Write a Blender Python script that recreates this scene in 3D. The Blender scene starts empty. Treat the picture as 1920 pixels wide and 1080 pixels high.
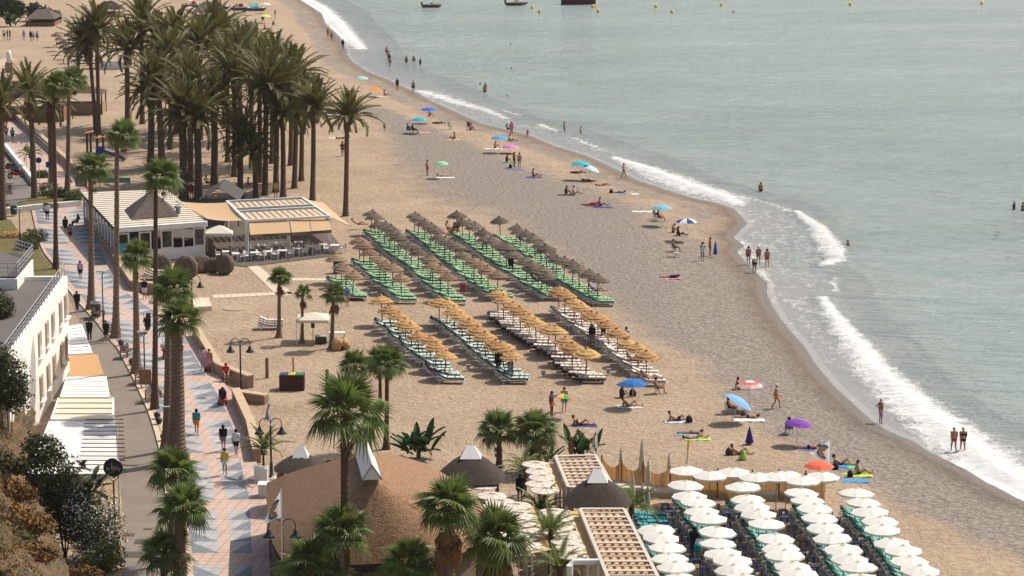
import bpy, math, random
import numpy as np
from mathutils import Vector, Matrix
rnd = random.Random(7)
R = math.radians
scene = bpy.context.scene
COL = scene.collection
# ------------------------------------------------------------------ camera, sky, sun, exposure
CAMH, PITCH, FPX = 42.0, R(10.75), 4950.0
cam = bpy.data.cameras.new('camera'); camo = bpy.data.objects.new('camera', cam); COL.objects.link(camo)
camo.location = (0, 0, CAMH); camo.rotation_euler = (R(90) - PITCH, 0, 0)
cam.sensor_width = 36; cam.lens = 36 * FPX / 1920; cam.clip_start = 1; cam.clip_end = 20000
scene.camera = camo
SUN = Vector((.65, .44, 1)).normalized()
world = bpy.data.worlds.new('World'); scene.world = world; world.use_nodes = True
nt = world.node_tree
sky = nt.nodes.new('ShaderNodeTexSky'); sky.sky_type = 'NISHITA'; sky.sun_disc = False
sky.sun_elevation = math.asin(SUN.z); sky.sun_rotation = math.atan2(SUN.x, SUN.y)
sky.air_density = 1.3; sky.dust_density = 3.5; sky.ozone_density = 1.0
nt.links.new(sky.outputs[0], nt.nodes['Background'].inputs[0]); nt.nodes['Background'].inputs[1].default_value = .10
sl = bpy.data.lights.new('sun', 'SUN'); sl.energy = 4.2; sl.angle = R(.6); sl.color = (1, .93, .82)
so = bpy.data.objects.new('sun', sl); COL.objects.link(so); so.rotation_euler = (-SUN).to_track_quat('-Z', 'Y').to_euler()
vs = scene.view_settings; vs.view_transform = 'Standard'; vs.look = 'None'; vs.exposure = .24; vs.gamma = 1

# ------------------------------------------------------------------ ground geometry: picture point -> place on the ground
CA, SA = math.cos(PITCH), math.sin(PITCH)
SEA = -.6
def G(px, py, z=0.0):
    u = 540 - py; d = Vector((px - 960, FPX * CA + u * SA, -FPX * SA + u * CA))
    t = (z - CAMH) / d.z
    return Vector((d.x * t, d.y * t, z))
def HT(Y, py):                       # height of the point at distance Y that shows at row py
    k = (540 - py) / FPX
    return CAMH - Y * (SA - k * CA) / (CA + k * SA)
def XAT(px, Y, z):
    return (px - 960) / FPX * (Y * CA + (CAMH - z) * SA)
SHORE = [(430,-120),(480,-80),(530,-30),(565,0),(605,25),(612,45),(640,70),(652,95),(653,104),(664,117),(692,135),(730,150),(752,160),(785,175),
 (805,187),(850,207),(905,232),(993,253),(1040,273),(1102,292),(1153,315),(1195,337),(1237,351),(1299,371),(1344,380),(1378,391),
 (1404,419),(1378,446),(1400,462),(1384,471),(1397,487),(1420,512),(1442,532),(1440,550),(1450,572),(1467,599),(1487,622),(1509,647),
 (1535,687),(1566,723),(1630,782),(1661,805),(1715,827),(1745,847),(1813,880),(1855,905),(1920,938),(2100,1010),(2400,1130),(2900,1400)]
SP = np.array([G(x, y, SEA)[:2] for x, y in SHORE])
def segdist(X, Y, P):
    d = np.full(X.shape, 1e9)
    for a, b in zip(P[:-1], P[1:]):
        v = b - a; t = np.clip(((X - a[0]) * v[0] + (Y - a[1]) * v[1]) / max(v @ v, 1e-9), 0, 1)
        d = np.minimum(d, np.hypot(X - a[0] - t * v[0], Y - a[1] - t * v[1]))
    return d
def shore_sd(X, Y):
    xs = np.interp(Y, SP[::-1, 1], SP[::-1, 0])
    return segdist(X, Y, SP) * np.sign(X - xs)
def zprof(sd): return np.interp(sd, [-14, -9, -4, 0, 6, 25, 80], [0, -.03, -.28, SEA, -1.0, -2.5, -4])
def GP(px, py):
    z = 0.
    for _ in range(4):
        p = G(px, py, z); z = float(zprof(shore_sd(np.array([p.x]), np.array([p.y])))[0])
    return G(px, py, z)
def polyfn(pts, z=0.):
    w = sorted([(G(x, y, z).y, G(x, y, z).x) for x, y in pts])
    ys = [a for a, b in w]; xs = [b for a, b in w]
    return lambda Y: float(np.interp(Y, ys, xs))

# ------------------------------------------------------------------ materials
def lin(c): return tuple(((v / 255) / 12.92 if v / 255 < .04045 else ((v / 255 + .055) / 1.055) ** 2.4) for v in c)
MATS = {}
def mat(name, col, rough=.75, var=.14, scale=3., bump=0., bscale=25., metal=0., spec=.3, rand=.0, sub=0., stretch=None):
    if name in MATS: return MATS[name]
    m = bpy.data.materials.new(name); m.use_nodes = True; MATS[name] = m
    n = m.node_tree.nodes; l = m.node_tree.links; b = n['Principled BSDF']
    b.inputs['Roughness'].default_value = rough; b.inputs['Metallic'].default_value = metal
    b.inputs['Specular IOR Level'].default_value = spec
    tc = n.new('ShaderNodeTexCoord'); src = tc.outputs['Object']
    if stretch:
        mp = n.new('ShaderNodeMapping'); mp.inputs['Scale'].default_value = stretch; l.new(src, mp.inputs[0]); src = mp.outputs[0]
    nz = n.new('ShaderNodeTexNoise'); nz.inputs['Scale'].default_value = scale; nz.inputs['Detail'].default_value = 5; nz.inputs['Roughness'].default_value = .65
    l.new(src, nz.inputs['Vector'])
    rp = n.new('ShaderNodeValToRGB'); rp.color_ramp.elements[0].position = .28; rp.color_ramp.elements[1].position = .72
    rp.color_ramp.elements[0].color = tuple(max(0, c * (1 - var)) for c in col) + (1,)
    rp.color_ramp.elements[1].color = tuple(min(1, c * (1 + var)) for c in col) + (1,)
    l.new(nz.outputs['Fac'], rp.inputs[0]); out = rp.outputs[0]
    if rand:
        oi = n.new('ShaderNodeObjectInfo'); hs = n.new('ShaderNodeHueSaturation')
        mr = n.new('ShaderNodeMapRange'); mr.inputs[3].default_value = 1 - rand; mr.inputs[4].default_value = 1 + rand
        mh = n.new('ShaderNodeMapRange'); mh.inputs[3].default_value = .5 - rand * .06; mh.inputs[4].default_value = .5 + rand * .06
        l.new(oi.outputs['Random'], mr.inputs[0]); l.new(mr.outputs[0], hs.inputs['Value'])
        l.new(oi.outputs['Random'], mh.inputs[0]); l.new(mh.outputs[0], hs.inputs['Hue'])
        l.new(out, hs.inputs['Color']); out = hs.outputs[0]
    l.new(out, b.inputs['Base Color'])
    if bump:
        n2 = n.new('ShaderNodeTexNoise'); n2.inputs['Scale'].default_value = bscale; n2.inputs['Detail'].default_value = 4
        l.new(src, n2.inputs['Vector'])
        bp = n.new('ShaderNodeBump'); bp.inputs['Strength'].default_value = min(1, bump); bp.inputs['Distance'].default_value = .05 * bump
        l.new(n2.outputs['Fac'], bp.inputs['Height']); l.new(bp.outputs[0], b.inputs['Normal'])
    if sub:                          # thin leaf or cloth: lets some light through
        tr = n.new('ShaderNodeBsdfTranslucent'); mx = n.new('ShaderNodeMixShader'); mx.inputs[0].default_value = sub
        l.new(out, tr.inputs[0]); l.new(b.outputs[0], mx.inputs[1]); l.new(tr.outputs[0], mx.inputs[2])
        l.new(mx.outputs[0], n['Material Output'].inputs[0])
    return m
def C(*c, k=1.): return tuple(v * k for v in lin(c))
def cloth(r, g, b): return mat('cloth_%d_%d_%d' % (r, g, b), C(r, g, b, k=.85), .85, .1, 6, sub=0)

# ------------------------------------------------------------------ mesh builder
class MB:
    def __init__(s): s.v = []; s.f = []; s.m = []; s.cur = 0
    def add(s, vs, fs):
        o = len(s.v); s.v += [tuple(v) for v in vs]; s.f += [tuple(i + o for i in f) for f in fs]; s.m += [s.cur] * len(fs); return s
    def box(s, c, d, rz=0., M=None):
        x, y, z = d[0] / 2, d[1] / 2, d[2] / 2
        vs = [Vector((a * x, b * y, e * z)) for a in (-1, 1) for b in (-1, 1) for e in (-1, 1)]
        Mr = M or Matrix.Rotation(rz, 3, 'Z')
        return s.add([Mr @ v + Vector(c) for v in vs], [(0,1,3,2),(4,6,7,5),(0,4,5,1),(2,3,7,6),(0,2,6,4),(1,5,7,3)])
    def bar(s, a, b, w, h=None):
        a, b = Vector(a), Vector(b); h = h or w; d = b - a; L = d.length; d.normalize()
        up = Vector((0, 0, 1)) if abs(d.z) < .95 else Vector((0, 1, 0)); sd = d.cross(up).normalized(); u = sd.cross(d)
        vs = [p + sd * (i * w / 2) + u * (j * h / 2) for p in (a, b) for i, j in ((-1,-1),(1,-1),(1,1),(-1,1))]
        return s.add(vs, [(3,2,1,0),(4,5,6,7),(0,1,5,4),(1,2,6,5),(2,3,7,6),(3,0,4,7)])
    def tube(s, pts, rs, n=8, cap=True):
        pts = [Vector(p) for p in pts]; rs = rs if hasattr(rs, '__len__') else [rs] * len(pts); vs = []
        for i, p in enumerate(pts):
            d = (pts[min(i + 1, len(pts) - 1)] - pts[max(i - 1, 0)]).normalized()
            up = Vector((0, 0, 1)) if abs(d.z) < .9 else Vector((0, 1, 0)); a = d.cross(up).normalized(); b = d.cross(a)
            vs += [p + (a * math.cos(t) + b * math.sin(t)) * rs[i] for t in [2 * math.pi * k / n for k in range(n)]]
        fs = [(i * n + k, i * n + (k + 1) % n, (i + 1) * n + (k + 1) % n, (i + 1) * n + k) for i in range(len(pts) - 1) for k in range(n)]
        if cap: fs += [tuple(range(n))[::-1], tuple(range((len(pts) - 1) * n, len(pts) * n))]
        return s.add(vs, fs)
    def lathe(s, prof, n=16, c=(0, 0, 0), jit=0., ph=0.):
        vs = [(c[0] + r * math.cos(2 * math.pi * (k + ph) / n) * (1 + rnd.uniform(-jit, jit)), c[1] + r * math.sin(2 * math.pi * (k + ph) / n) * (1 + rnd.uniform(-jit, jit)), c[2] + z + rnd.uniform(-jit, jit) * .5) for r, z in prof for k in range(n)]
        fs = [(i * n + k, i * n + (k + 1) % n, (i + 1) * n + (k + 1) % n, (i + 1) * n + k) for i in range(len(prof) - 1) for k in range(n)]
        return s.add(vs, fs)
    def poly(s, pts): return s.add(pts, [tuple(range(len(pts)))])
    def slab(s, top, th):            # prism under a polygon of points
        n = len(top); top = [Vector(p) for p in top]; b = [p - Vector((0, 0, th)) for p in top]
        return s.add(top + b, [tuple(range(n)), tuple(range(2 * n - 1, n - 1, -1))] + [(i, n + i, n + (i + 1) % n, (i + 1) % n) for i in range(n)])
    def mesh(s, name, mats, smooth=False):
        me = bpy.data.meshes.new(name); me.from_pydata(s.v, [], s.f)
        for m in (mats if isinstance(mats, (list, tuple)) else [mats]): me.materials.append(m)
        if len(me.materials) > 1: me.polygons.foreach_set('material_index', s.m)
        if smooth: me.polygons.foreach_set('use_smooth', [True] * len(me.polygons))
        me.update(); return me
def ob(name, me=None, parent=None, loc=None, M=None, label=None, cat=None, group=None, kind=None):
    o = bpy.data.objects.new(name, me); COL.objects.link(o)
    if parent: o.parent = parent
    if M is not None: o.matrix_basis = M
    elif loc is not None: o.location = loc
    for k, v in (('label', label), ('category', cat), ('group', group), ('kind', kind)):
        if v: o[k] = v
    return o
def TR(loc=(0, 0, 0), rz=0., rx=0., ry=0., s=1.):
    sc = s if hasattr(s, '__len__') else (s, s, s)
    return Matrix.Translation(Vector(loc)) @ Matrix.Rotation(rz, 4, 'Z') @ Matrix.Rotation(ry, 4, 'Y') @ Matrix.Rotation(rx, 4, 'X') @ Matrix.Diagonal(Vector(sc).to_4d())
def place(kit, name, M, label, cat, group=None):      # a thing from a kit of parts: (name, mesh, matrix, subparts)
    e = ob(name, None, None, M=M, label=label, cat=cat, group=group); e.empty_display_size = .3
    for p in kit:
        c = ob(p[0], p[1], e, M=p[2] if len(p) > 2 and p[2] is not None else None)
        for q in (p[3] if len(p) > 3 else []): ob(q[0], q[1], c, M=q[2] if len(q) > 2 else None, kind=q[3] if len(q) > 3 else None)
    return e
def one(name, mb, m, label, cat, loc=None, M=None, group=None, smooth=False):
    return ob(name, mb.mesh(name, m, smooth), loc=loc, M=M, label=label, cat=cat, group=group)

# palette
WHITE = mat('white_paint', (.76, .74, .70), .6, .06, 2); DWHITE = mat('white_plaster', (.8, .76, .7), .8, .05, .6, .15, 8)
GREY = mat('grey_metal', (.32, .32, .32), .45, .1, 4); BLACK = mat('black_iron', (.018, .02, .024), .4, .2, 4, spec=.5)
TAN = mat('tan_canvas', C(226, 190, 148, k=.85), .9, .05, 1.2, .1, 6, sub=.25)
WOOD = mat('weathered_wood', C(150, 112, 84, k=.75), .8, .2, 5, .2, 20); DWOOD = mat('dark_wood', (.07, .04, .03), .7, .2, 6)
GLASS = mat('dark_glass', (.035, .037, .038), .08, .3, 1.5, spec=.6); STEEL = mat('steel', (.6, .6, .6), .25, .05, 3, metal=1)
TRUNK = mat('palm_bark', C(112, 92, 76, k=.85), .95, .4, 9, .9, 14); TRUNKF = mat('fan_palm_bark', C(138, 116, 98, k=.68), .95, .5, 14, .8, 12); TRUNKR = mat('reddish_bark', C(108, 82, 66, k=.6), .95, .3, 8, .6, 12)
FROND = mat('date_leaf', C(116, 112, 60, k=.8), .55, .3, 1.2, rand=.3, sub=.3, spec=.4); FAN = mat('fan_leaf', C(120, 136, 66, k=.75), .5, .3, 1.5, rand=.3, sub=.35, spec=.45)
DEAD = mat('dry_leaf', C(158, 118, 76, k=.62), .9, .3, 2, rand=.3, sub=.15); LEAF = mat('shrub_leaf', C(66, 82, 42, k=.6), .55, .4, 1.5, rand=.2, sub=.2); BANANA = mat('banana_leaf', C(72, 104, 54, k=.6), .45, .25, 2, rand=.2, sub=.25)

# ================================================================== SETTING
def grid_mesh(name, xs, ys, zf, m, attrs, keep=None, smooth=True):
    X, Y = np.meshgrid(xs, ys); nx, ny = len(xs), len(ys); Z = zf(X, Y)
    idx = np.arange(nx * ny).reshape(ny, nx)
    q = np.stack([idx[:-1, :-1], idx[:-1, 1:], idx[1:, 1:], idx[1:, :-1]], -1).reshape(-1, 4)
    if keep is not None:
        k = keep(X, Y).ravel(); q = q[k[q].any(1)]
        used = np.unique(q); rm = np.full(nx * ny, -1); rm[used] = np.arange(len(used)); q = rm[q]
    else: used = np.arange(nx * ny)
    V = np.stack([X.ravel(), Y.ravel(), Z.ravel()], -1)[used]
    me = bpy.data.meshes.new(name); me.vertices.add(len(V)); me.vertices.foreach_set('co', V.astype(np.float32).ravel())
    me.loops.add(q.size); me.loops.foreach_set('vertex_index', q.astype(np.int32).ravel())
    me.polygons.add(len(q)); me.polygons.foreach_set('loop_start', np.arange(0, q.size, 4, dtype=np.int32)); me.polygons.foreach_set('loop_total', np.full(len(q), 4, dtype=np.int32))
    if smooth: me.polygons.foreach_set('use_smooth', np.ones(len(q), dtype=bool))
    me.update(calc_edges=True); me.materials.append(m)
    for nme, fn in attrs.items():
        a = me.attributes.new(nme, 'FLOAT', 'POINT'); a.data.foreach_set('value', fn(V[:, 0], V[:, 1]).astype(np.float32))
    return me
def ax(lo, hi, st, far_lo, far_hi): return np.concatenate([[far_lo, (far_lo + lo) / 2, lo - 60], np.arange(lo, hi, st), [hi + 60, (far_hi + hi) / 2, far_hi]])
PEB = np.array([GP(x, y)[:2] for x, y in [(700,205),(760,235),(850,300),(960,360),(1080,400),(1160,470),(1240,560),(1330,640),(1420,690),(1500,740),(1600,790),(1720,850),(1850,925),(1960,985),(2200,1090)]])
PEBW = np.array([3, 4, 9, 13, 11, 9, 7, 5.5, 4.5, 4, 3.6, 3.2, 3, 3, 3.])
def pebble(X, Y):
    best = np.zeros(X.shape)
    for i in range(len(PEB) - 1):
        a, b = PEB[i], PEB[i + 1]; v = b - a; t = np.clip(((X - a[0]) * v[0] + (Y - a[1]) * v[1]) / (v @ v), 0, 1)
        d = np.hypot(X - a[0] - t * v[0], (Y - a[1] - t * v[1])); w = PEBW[i] * (1 - t) + PEBW[i + 1] * t
        best = np.maximum(best, np.clip(1.25 - d / w, 0, 1))
    sd = shore_sd(X, Y); near = np.clip((G(0, 400).y - Y) / 25, 0, 1)
    best = np.maximum(best, near * np.clip(1.2 - np.abs(sd + 5.) / 6., 0, 1)); best = np.maximum(best, (1 - near) * .72 * np.clip(1.3 - np.abs(sd + 4.) / 2.4, 0, 1))
    return best
class NT:                             # tiny node helper
    def __init__(s, name): s.m = bpy.data.materials.new(name); s.m.use_nodes = True; s.n = s.m.node_tree.nodes; s.l = s.m.node_tree.links; s.b = s.n['Principled BSDF']; s.obj = s.n.new('ShaderNodeTexCoord').outputs['Object']
    def noise(s, sc, det=4, st=None, rough=.6):
        src = s.obj
        if st: mp = s.n.new('ShaderNodeMapping'); mp.inputs['Scale'].default_value = st; s.l.new(src, mp.inputs[0]); src = mp.outputs[0]
        z = s.n.new('ShaderNodeTexNoise'); z.inputs['Scale'].default_value = sc; z.inputs['Detail'].default_value = det; z.inputs['Roughness'].default_value = rough; s.l.new(src, z.inputs['Vector']); return z.outputs['Fac']
    def attr(s, a): z = s.n.new('ShaderNodeAttribute'); z.attribute_name = a; return z.outputs['Fac']
    def ramp(s, f, *st):
        r = s.n.new('ShaderNodeValToRGB'); e = r.color_ramp.elements
        while len(e) < len(st): e.new(.5)
        for k, (p, c) in zip(e, st): k.position = p; k.color = (c + (1,)) if isinstance(c, tuple) else (c, c, c, 1)
        s.l.new(f, r.inputs[0]); return r.outputs[0]
    def math(s, op, a, b=None):
        z = s.n.new('ShaderNodeMath'); z.operation = op
        for i, v in enumerate((a, b)):
            if v is None: continue
            if isinstance(v, (int, float)): z.inputs[i].default_value = v
            else: s.l.new(v, z.inputs[i])
        return z.outputs[0]
    def mr(s, f, a, b, c=0., d=1.):
        z = s.n.new('ShaderNodeMapRange'); s.l.new(f, z.inputs[0])
        for i, v in enumerate((a, b, c, d)): z.inputs[i + 1].default_value = v
        return z.outputs[0]
    def mix(s, f, a, b):
        z = s.n.new('ShaderNodeMix'); z.data_type = 'RGBA'; s.l.new(f, z.inputs[0])
        for i, v in ((6, a), (7, b)):
            if isinstance(v, tuple): z.inputs[i].default_value = v + (1,)
            else: s.l.new(v, z.inputs[i])
        return z.outputs[2]
    def bump(s, h, st, dist, nrm=None):
        z = s.n.new('ShaderNodeBump'); z.inputs['Strength'].default_value = st; z.inputs['Distance'].default_value = dist; s.l.new(h, z.inputs['Height'])
        if nrm: s.l.new(nrm, z.inputs['Normal'])
        return z.outputs[0]
# --- sand
k = NT('sand'); sd = k.attr('shore'); pb = k.attr('pebble')
base = k.mix(k.ramp(k.noise(.16, 7, rough=.7), (.34, 0.), (.66, 1.)), (.385, .28, .19), (.50, .375, .262))
fine = k.ramp(k.noise(2.2, 6, rough=.75), (.3, (.70, .68, .66)), (.68, (1.14, 1.14, 1.14)))
mul = k.n.new('ShaderNodeMix'); mul.data_type = 'RGBA'; mul.blend_type = 'MULTIPLY'; mul.inputs[0].default_value = 1; k.l.new(base, mul.inputs[6]); k.l.new(fine, mul.inputs[7]); base = mul.outputs[2]
pebcol = k.ramp(k.noise(3.2, 5, rough=.8), (.34, (.09, .075, .065)), (.5, (.24, .205, .18)), (.68, (.46, .41, .36)))
pm = k.math('MULTIPLY', k.mr(k.math('ADD', pb, k.math('MULTIPLY', k.math('SUBTRACT', k.noise(.35, 5), .5), 1.1)), .35, .75), .85)
col = k.mix(pm, base, pebcol)
wet = k.mr(k.math('ADD', sd, k.math('MULTIPLY', k.math('SUBTRACT', k.noise(.3, 4), .5), 3.)), -3.4, -1.2)
col = k.mix(k.math('MULTIPLY', wet, .8), col, (.145, .11, .085))
film = k.mr(sd, -1.3, -.2)
col = k.mix(film, col, (.15, .125, .105))
k.l.new(col, k.b.inputs['Base Color']); k.l.new(k.mr(film, 0, 1, .9, .25), k.b.inputs['Roughness']); k.b.inputs['Specular IOR Level'].default_value = .25
foot = k.noise(1.5, 5, rough=.7)
bs = k.bump(foot, 1., .38); k.l.new(k.bump(k.noise(6, 3), .6, .06, bs), k.b.inputs['Normal'])
# dry bumps fade out on the wet strip
mixn = k.n.new('ShaderNodeMix'); mixn.data_type = 'VECTOR'; geo = k.n.new('ShaderNodeNewGeometry'); k.l.new(film, mixn.inputs[0]); k.l.new(k.b.inputs['Normal'].links[0].from_socket, mixn.inputs[4]); k.l.new(geo.outputs['Normal'], mixn.inputs[5]); k.l.new(mixn.outputs[1], k.b.inputs['Normal'])
SAND = k.m
nz2 = np.random.default_rng(3)
def zsand(X, Y): return zprof(shore_sd(X, Y))
ob('sand', grid_mesh('sand', ax(-70, 100, 1.2, -6000, 6000), ax(110, 620, 1.2, -2000, 9000), zsand, SAND, {'shore': shore_sd, 'pebble': pebble}), label='tan beach sand with grey pebble band and wet edge', kind='structure')
# --- sea
FOAM = [([(560,-8),(600,15),(632,45),(652,70),(676,92)], [1.3,1.7,1.7,1.5,1.0], 1.25), ([(785,170),(815,178),(850,190),(900,203),(950,222)], [.7,1.4,1.4,1.,.5], .95),
 ([(945,207),(975,217)], [.35,.35], .9), ([(1012,233),(1045,246)], [.4,.4], 1.), ([(1075,258),(1130,281)], [.35,.3], .85),
 ([(1150,297),(1200,313),(1250,333),(1300,352),(1350,368),(1385,384)], [.5,1.3,1.9,2.0,1.8,.8], 1.2), ([(1290,335),(1360,362),(1440,381),(1492,399)], [.3,.5,.4,.4], .8),
 ([(1492,399),(1530,425),(1545,445),(1562,470),(1566,488),(1545,500)], [.35,.7,.9,.9,.8,.5], 1.35), ([(1562,520),(1566,545)], [.2,.3], 1.),
 ([(1541,560),(1560,590),(1580,618),(1612,655),(1640,695),(1690,740),(1740,780),(1800,828),(1860,872),(1930,925),(2050,1000)], [.4,.6,.8,1.15,1.35,1.6,1.8,2.1,2.3,2.5,2.6], 1.3),
 ([(1378,446),(1400,464),(1420,490),(1450,540)], [.6,.8,.8,.4], .65), ([(1455,555),(1500,580),(1560,595)], [.25,.25,.25], .75), ([(1470,605),(1540,618)], [.3,.3], .7), ([(1810,872),(1850,900),(1925,935)], [1.,1.2,1.4], 1.1)]
FW = [(np.array([G(x, y, SEA)[:2] for x, y in p]), w, s) for p, w, s in FOAM]
SHEET = np.array([G(x, y, SEA)[:2] for x, y in [(1370,395),(1440,381),(1492,399),(1530,425),(1562,470),(1560,520),(1541,560),(1580,618),(1612,655),(1600,700),(1540,690),(1480,610),(1440,540),(1400,480),(1378,446)]])
def inpoly(X, Y, P):
    c = np.zeros(X.shape, bool); j = len(P) - 1
    for i in range(len(P)):
        xi, yi = P[i]; xj, yj = P[j]
        c ^= ((yi > Y) != (yj > Y)) & (X < (xj - xi) * (Y - yi) / (yj - yi + 1e-12) + xi); j = i
    return c
def foam(X, Y):
    best = np.zeros(X.shape)
    for P, W, s in FW:
        for i in range(len(P) - 1):
            a, b = P[i], P[i + 1]; v = b - a; t = np.clip(((X - a[0]) * v[0] + (Y - a[1]) * v[1]) / (v @ v), 0, 1)
            d = np.hypot(X - a[0] - t * v[0], Y - a[1] - t * v[1]); w = 1.02 * (W[i] * (1 - t) + W[i + 1] * t)
            best = np.maximum(best, s * np.clip(1.2 - .62 * d / w, 0, 1.))
    sd = shore_sd(X, Y); sh = inpoly(X, Y, SHEET)
    e = np.clip(segdist(X, Y, np.vstack([SHEET, SHEET[:1]])) / 1.5, 0, 1)
    best = np.maximum(best, np.where(sh, .25 + .17 * e, 0))
    # the thin swash sheet further along
    mid = (Y > G(0, 300, SEA).y) & (Y < G(0, 165, SEA).y)
    best = np.maximum(best, np.where(mid, .42 * np.clip(1.15 - np.abs(sd - 3.) / 4, 0, 1), 0))
    return np.maximum(best, .5 * np.clip(1 - np.abs(sd) / .5, 0, 1))
def zsea(X, Y):
    z = SEA + .05 * np.sin(X * .35 + Y * .9) * np.cos(Y * .37 - X * .2)
    for P, W, s in FW:
        if s < 1.15: continue
        z = z + .22 * np.exp(-(segdist(X, Y, P) / .9) ** 2)
    sd = shore_sd(X, Y)
    return np.where(sd < 2, SEA + .012 + (z - SEA) * np.clip(sd / 2, 0, 1), z)
k = NT('sea_water'); sd = k.attr('shore'); fm = k.attr('foam')
col = k.mix(k.mr(sd, 14, 120), (.31, .388, .378), (.36, .43, .435))
col = k.mix(k.mr(sd, 3., 16), (.345, .355, .335), col)
col = k.mix(k.mr(sd, 0., 4), (.33, .305, .285), col)
vm = k.n.new('ShaderNodeMix'); vm.data_type = 'RGBA'; vm.blend_type = 'MULTIPLY'; vm.inputs[0].default_value = 1; k.l.new(col, vm.inputs[6]); k.l.new(k.ramp(k.noise(.035, 6, (.35, 1, 1), .65), (.32, (.80, .85, .86)), (.66, (1.08, 1.06, 1.05))), vm.inputs[7]); col = vm.outputs[2]
lace = k.noise(.9, 8, rough=.78); lace2 = k.noise(2.6, 6, (1, .4, 1), rough=.75)
fv = k.math('ADD', fm, k.math('ADD', k.math('MULTIPLY', k.math('SUBTRACT', lace, .5), 2.2), k.math('MULTIPLY', k.math('SUBTRACT', lace2, .5), 1.7)))
fmask = k.mr(fv, .44, 1.0); fmask = k.math('MULTIPLY', fmask, k.mr(fm, .05, .3))
k.l.new(k.mix(fmask, col, (.74, .73, .70)), k.b.inputs['Base Color'])
k.l.new(k.mr(fmask, 0, 1, .16, .8), k.b.inputs['Roughness']); k.b.inputs['IOR'].default_value = 1.33; k.b.inputs['Specular IOR Level'].default_value = .5
w1 = k.noise(.42, 6, (.3, 1, 1), .66); w2 = k.noise(1.5, 5, (.4, 1, 1), .7); w3 = k.noise(.07, 3, (.5, 1, 1))
wh = k.math('ADD', w1, k.math('MULTIPLY', w2, .35)); wh = k.math('ADD', wh, k.math('MULTIPLY', w3, 1.5))
wh = k.math('MULTIPLY', wh, k.mr(sd, .5, 9, .05, 1)); wh = k.math('ADD', wh, k.math('MULTIPLY', fmask, .035))
k.l.new(k.bump(wh, 1., 1.5), k.b.inputs['Normal'])
WATER = k.m
me = grid_mesh('sea', np.arange(-45, 110, .5), np.arange(95, 560, .5), zsea, WATER, {'shore': shore_sd, 'foam': foam}, keep=lambda X, Y: (shore_sd(X, Y) > -.6) & (shore_sd(X, Y) < 24))
seao = ob('sea', me, label='pale green sea with white breaking surf', kind='structure')
me2 = grid_mesh('open_sea', ax(-60, 160, 6, -6000, 9000), ax(90, 700, 6, -2000, 12000), lambda X, Y: np.full(X.shape, SEA - .03), WATER, {'shore': shore_sd, 'foam': lambda X, Y: X * 0}, keep=lambda X, Y: shore_sd(X, Y) > 16)
ob('open_sea', me2, label='open water of the bay', kind='structure')
# --- promenade, road, verge
PRpx = [(-60,160),(30,222),(90,275),(150,330),(196,440),(222,500),(250,545),(325,595),(372,640),(412,708),(440,750),(467,811),(486,890),(500,940),(508,1090),(515,1300)]
PLpx = [(-160,200),(-60,240),(20,300),(60,345),(60,400),(70,445),(80,473),(103,502),(135,545),(165,585),(200,628),(232,672),(268,735),(298,800),(322,862),(338,945),(346,1010),(352,1090),(360,1300)]
KRpx = [(110,522),(147,569),(180,605),(205,639),(220,655),(250,712),(275,767),(287,802),(301,854),(312,945),(318,1007),(324,1090),(335,1300)]
RLpx = [(105,525),(127,552),(150,607),(172,662),(197,707),(211,748),(216,800),(221,897),(231,945),(235,1010),(228,1090),(225,1300)]
PR, PL, KR, RL = (polyfn(p) for p in (PRpx, PLpx, KRpx, RLpx))
def strip(fl, fr, y0, y1, z, st=2., th=0.):
    b = MB(); ys = np.arange(y0, y1 + .01, st); n = len(ys)
    for y in ys: b.v += [(fl(y), y, z), (fr(y), y, z)]
    b.f = [(2 * i, 2 * i + 1, 2 * i + 3, 2 * i + 2) for i in range(n - 1)]; b.m = [0] * len(b.f)
    if th:
        o = len(b.v); b.v += [(v[0], v[1], v[2] - th) for v in b.v[:o]]
        b.f += [(2 * i, 2 * i + 2, o + 2 * i + 2, o + 2 * i) for i in range(n - 1)] + [(2 * i + 3, 2 * i + 1, o + 2 * i + 1, o + 2 * i + 3) for i in range(n - 1)] + [(1, 0, o, o + 1)]
        b.m = [0] * len(b.f)
    return b
def paving(name, c1, c2, sx, sy, mortar):
    k = NT(name); br = k.n.new('ShaderNodeTexBrick'); mp = k.n.new('ShaderNodeMapping'); mp.inputs['Rotation'].default_value = (0, 0, R(8)); k.l.new(k.obj, mp.inputs[0]); k.l.new(mp.outputs[0], br.inputs[0])
    br.offset = 0; br.inputs['Scale'].default_value = 1; br.inputs['Brick Width'].default_value = sx; br.inputs['Row Height'].default_value = sy; br.inputs['Mortar Size'].default_value = .022
    br.inputs['Color1'].default_value = c1 + (1,); br.inputs['Color2'].default_value = c2 + (1,); br.inputs['Mortar'].default_value = mortar + (1,)
    mul = k.n.new('ShaderNodeMix'); mul.data_type = 'RGBA'; mul.blend_type = 'MULTIPLY'; mul.inputs[0].default_value = 1; k.l.new(br.outputs[0], mul.inputs[6]); k.l.new(k.ramp(k.noise(.5, 6, rough=.7), (.3, .78), (.7, 1.08)), mul.inputs[7])
    k.l.new(mul.outputs[2], k.b.inputs['Base Color']); k.b.inputs['Roughness'].default_value = .75; k.l.new(k.bump(br.outputs['Fac'], .3, -.01), k.b.inputs['Normal']); return k.m
PINK = paving('pink_paving', C(206,174,158,k=.8), C(214,184,168,k=.8), .6, .6, C(160,132,120,k=.75)); LGREY = paving('pale_grey_paving', C(190,186,184,k=.75), C(200,192,188,k=.75), .6, .6, C(150,144,142,k=.75)); BGREY = paving('blue_grey_paving', C(128,136,144,k=.75), C(140,146,152,k=.75), .6, .6, C(110,116,122,k=.75))
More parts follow.
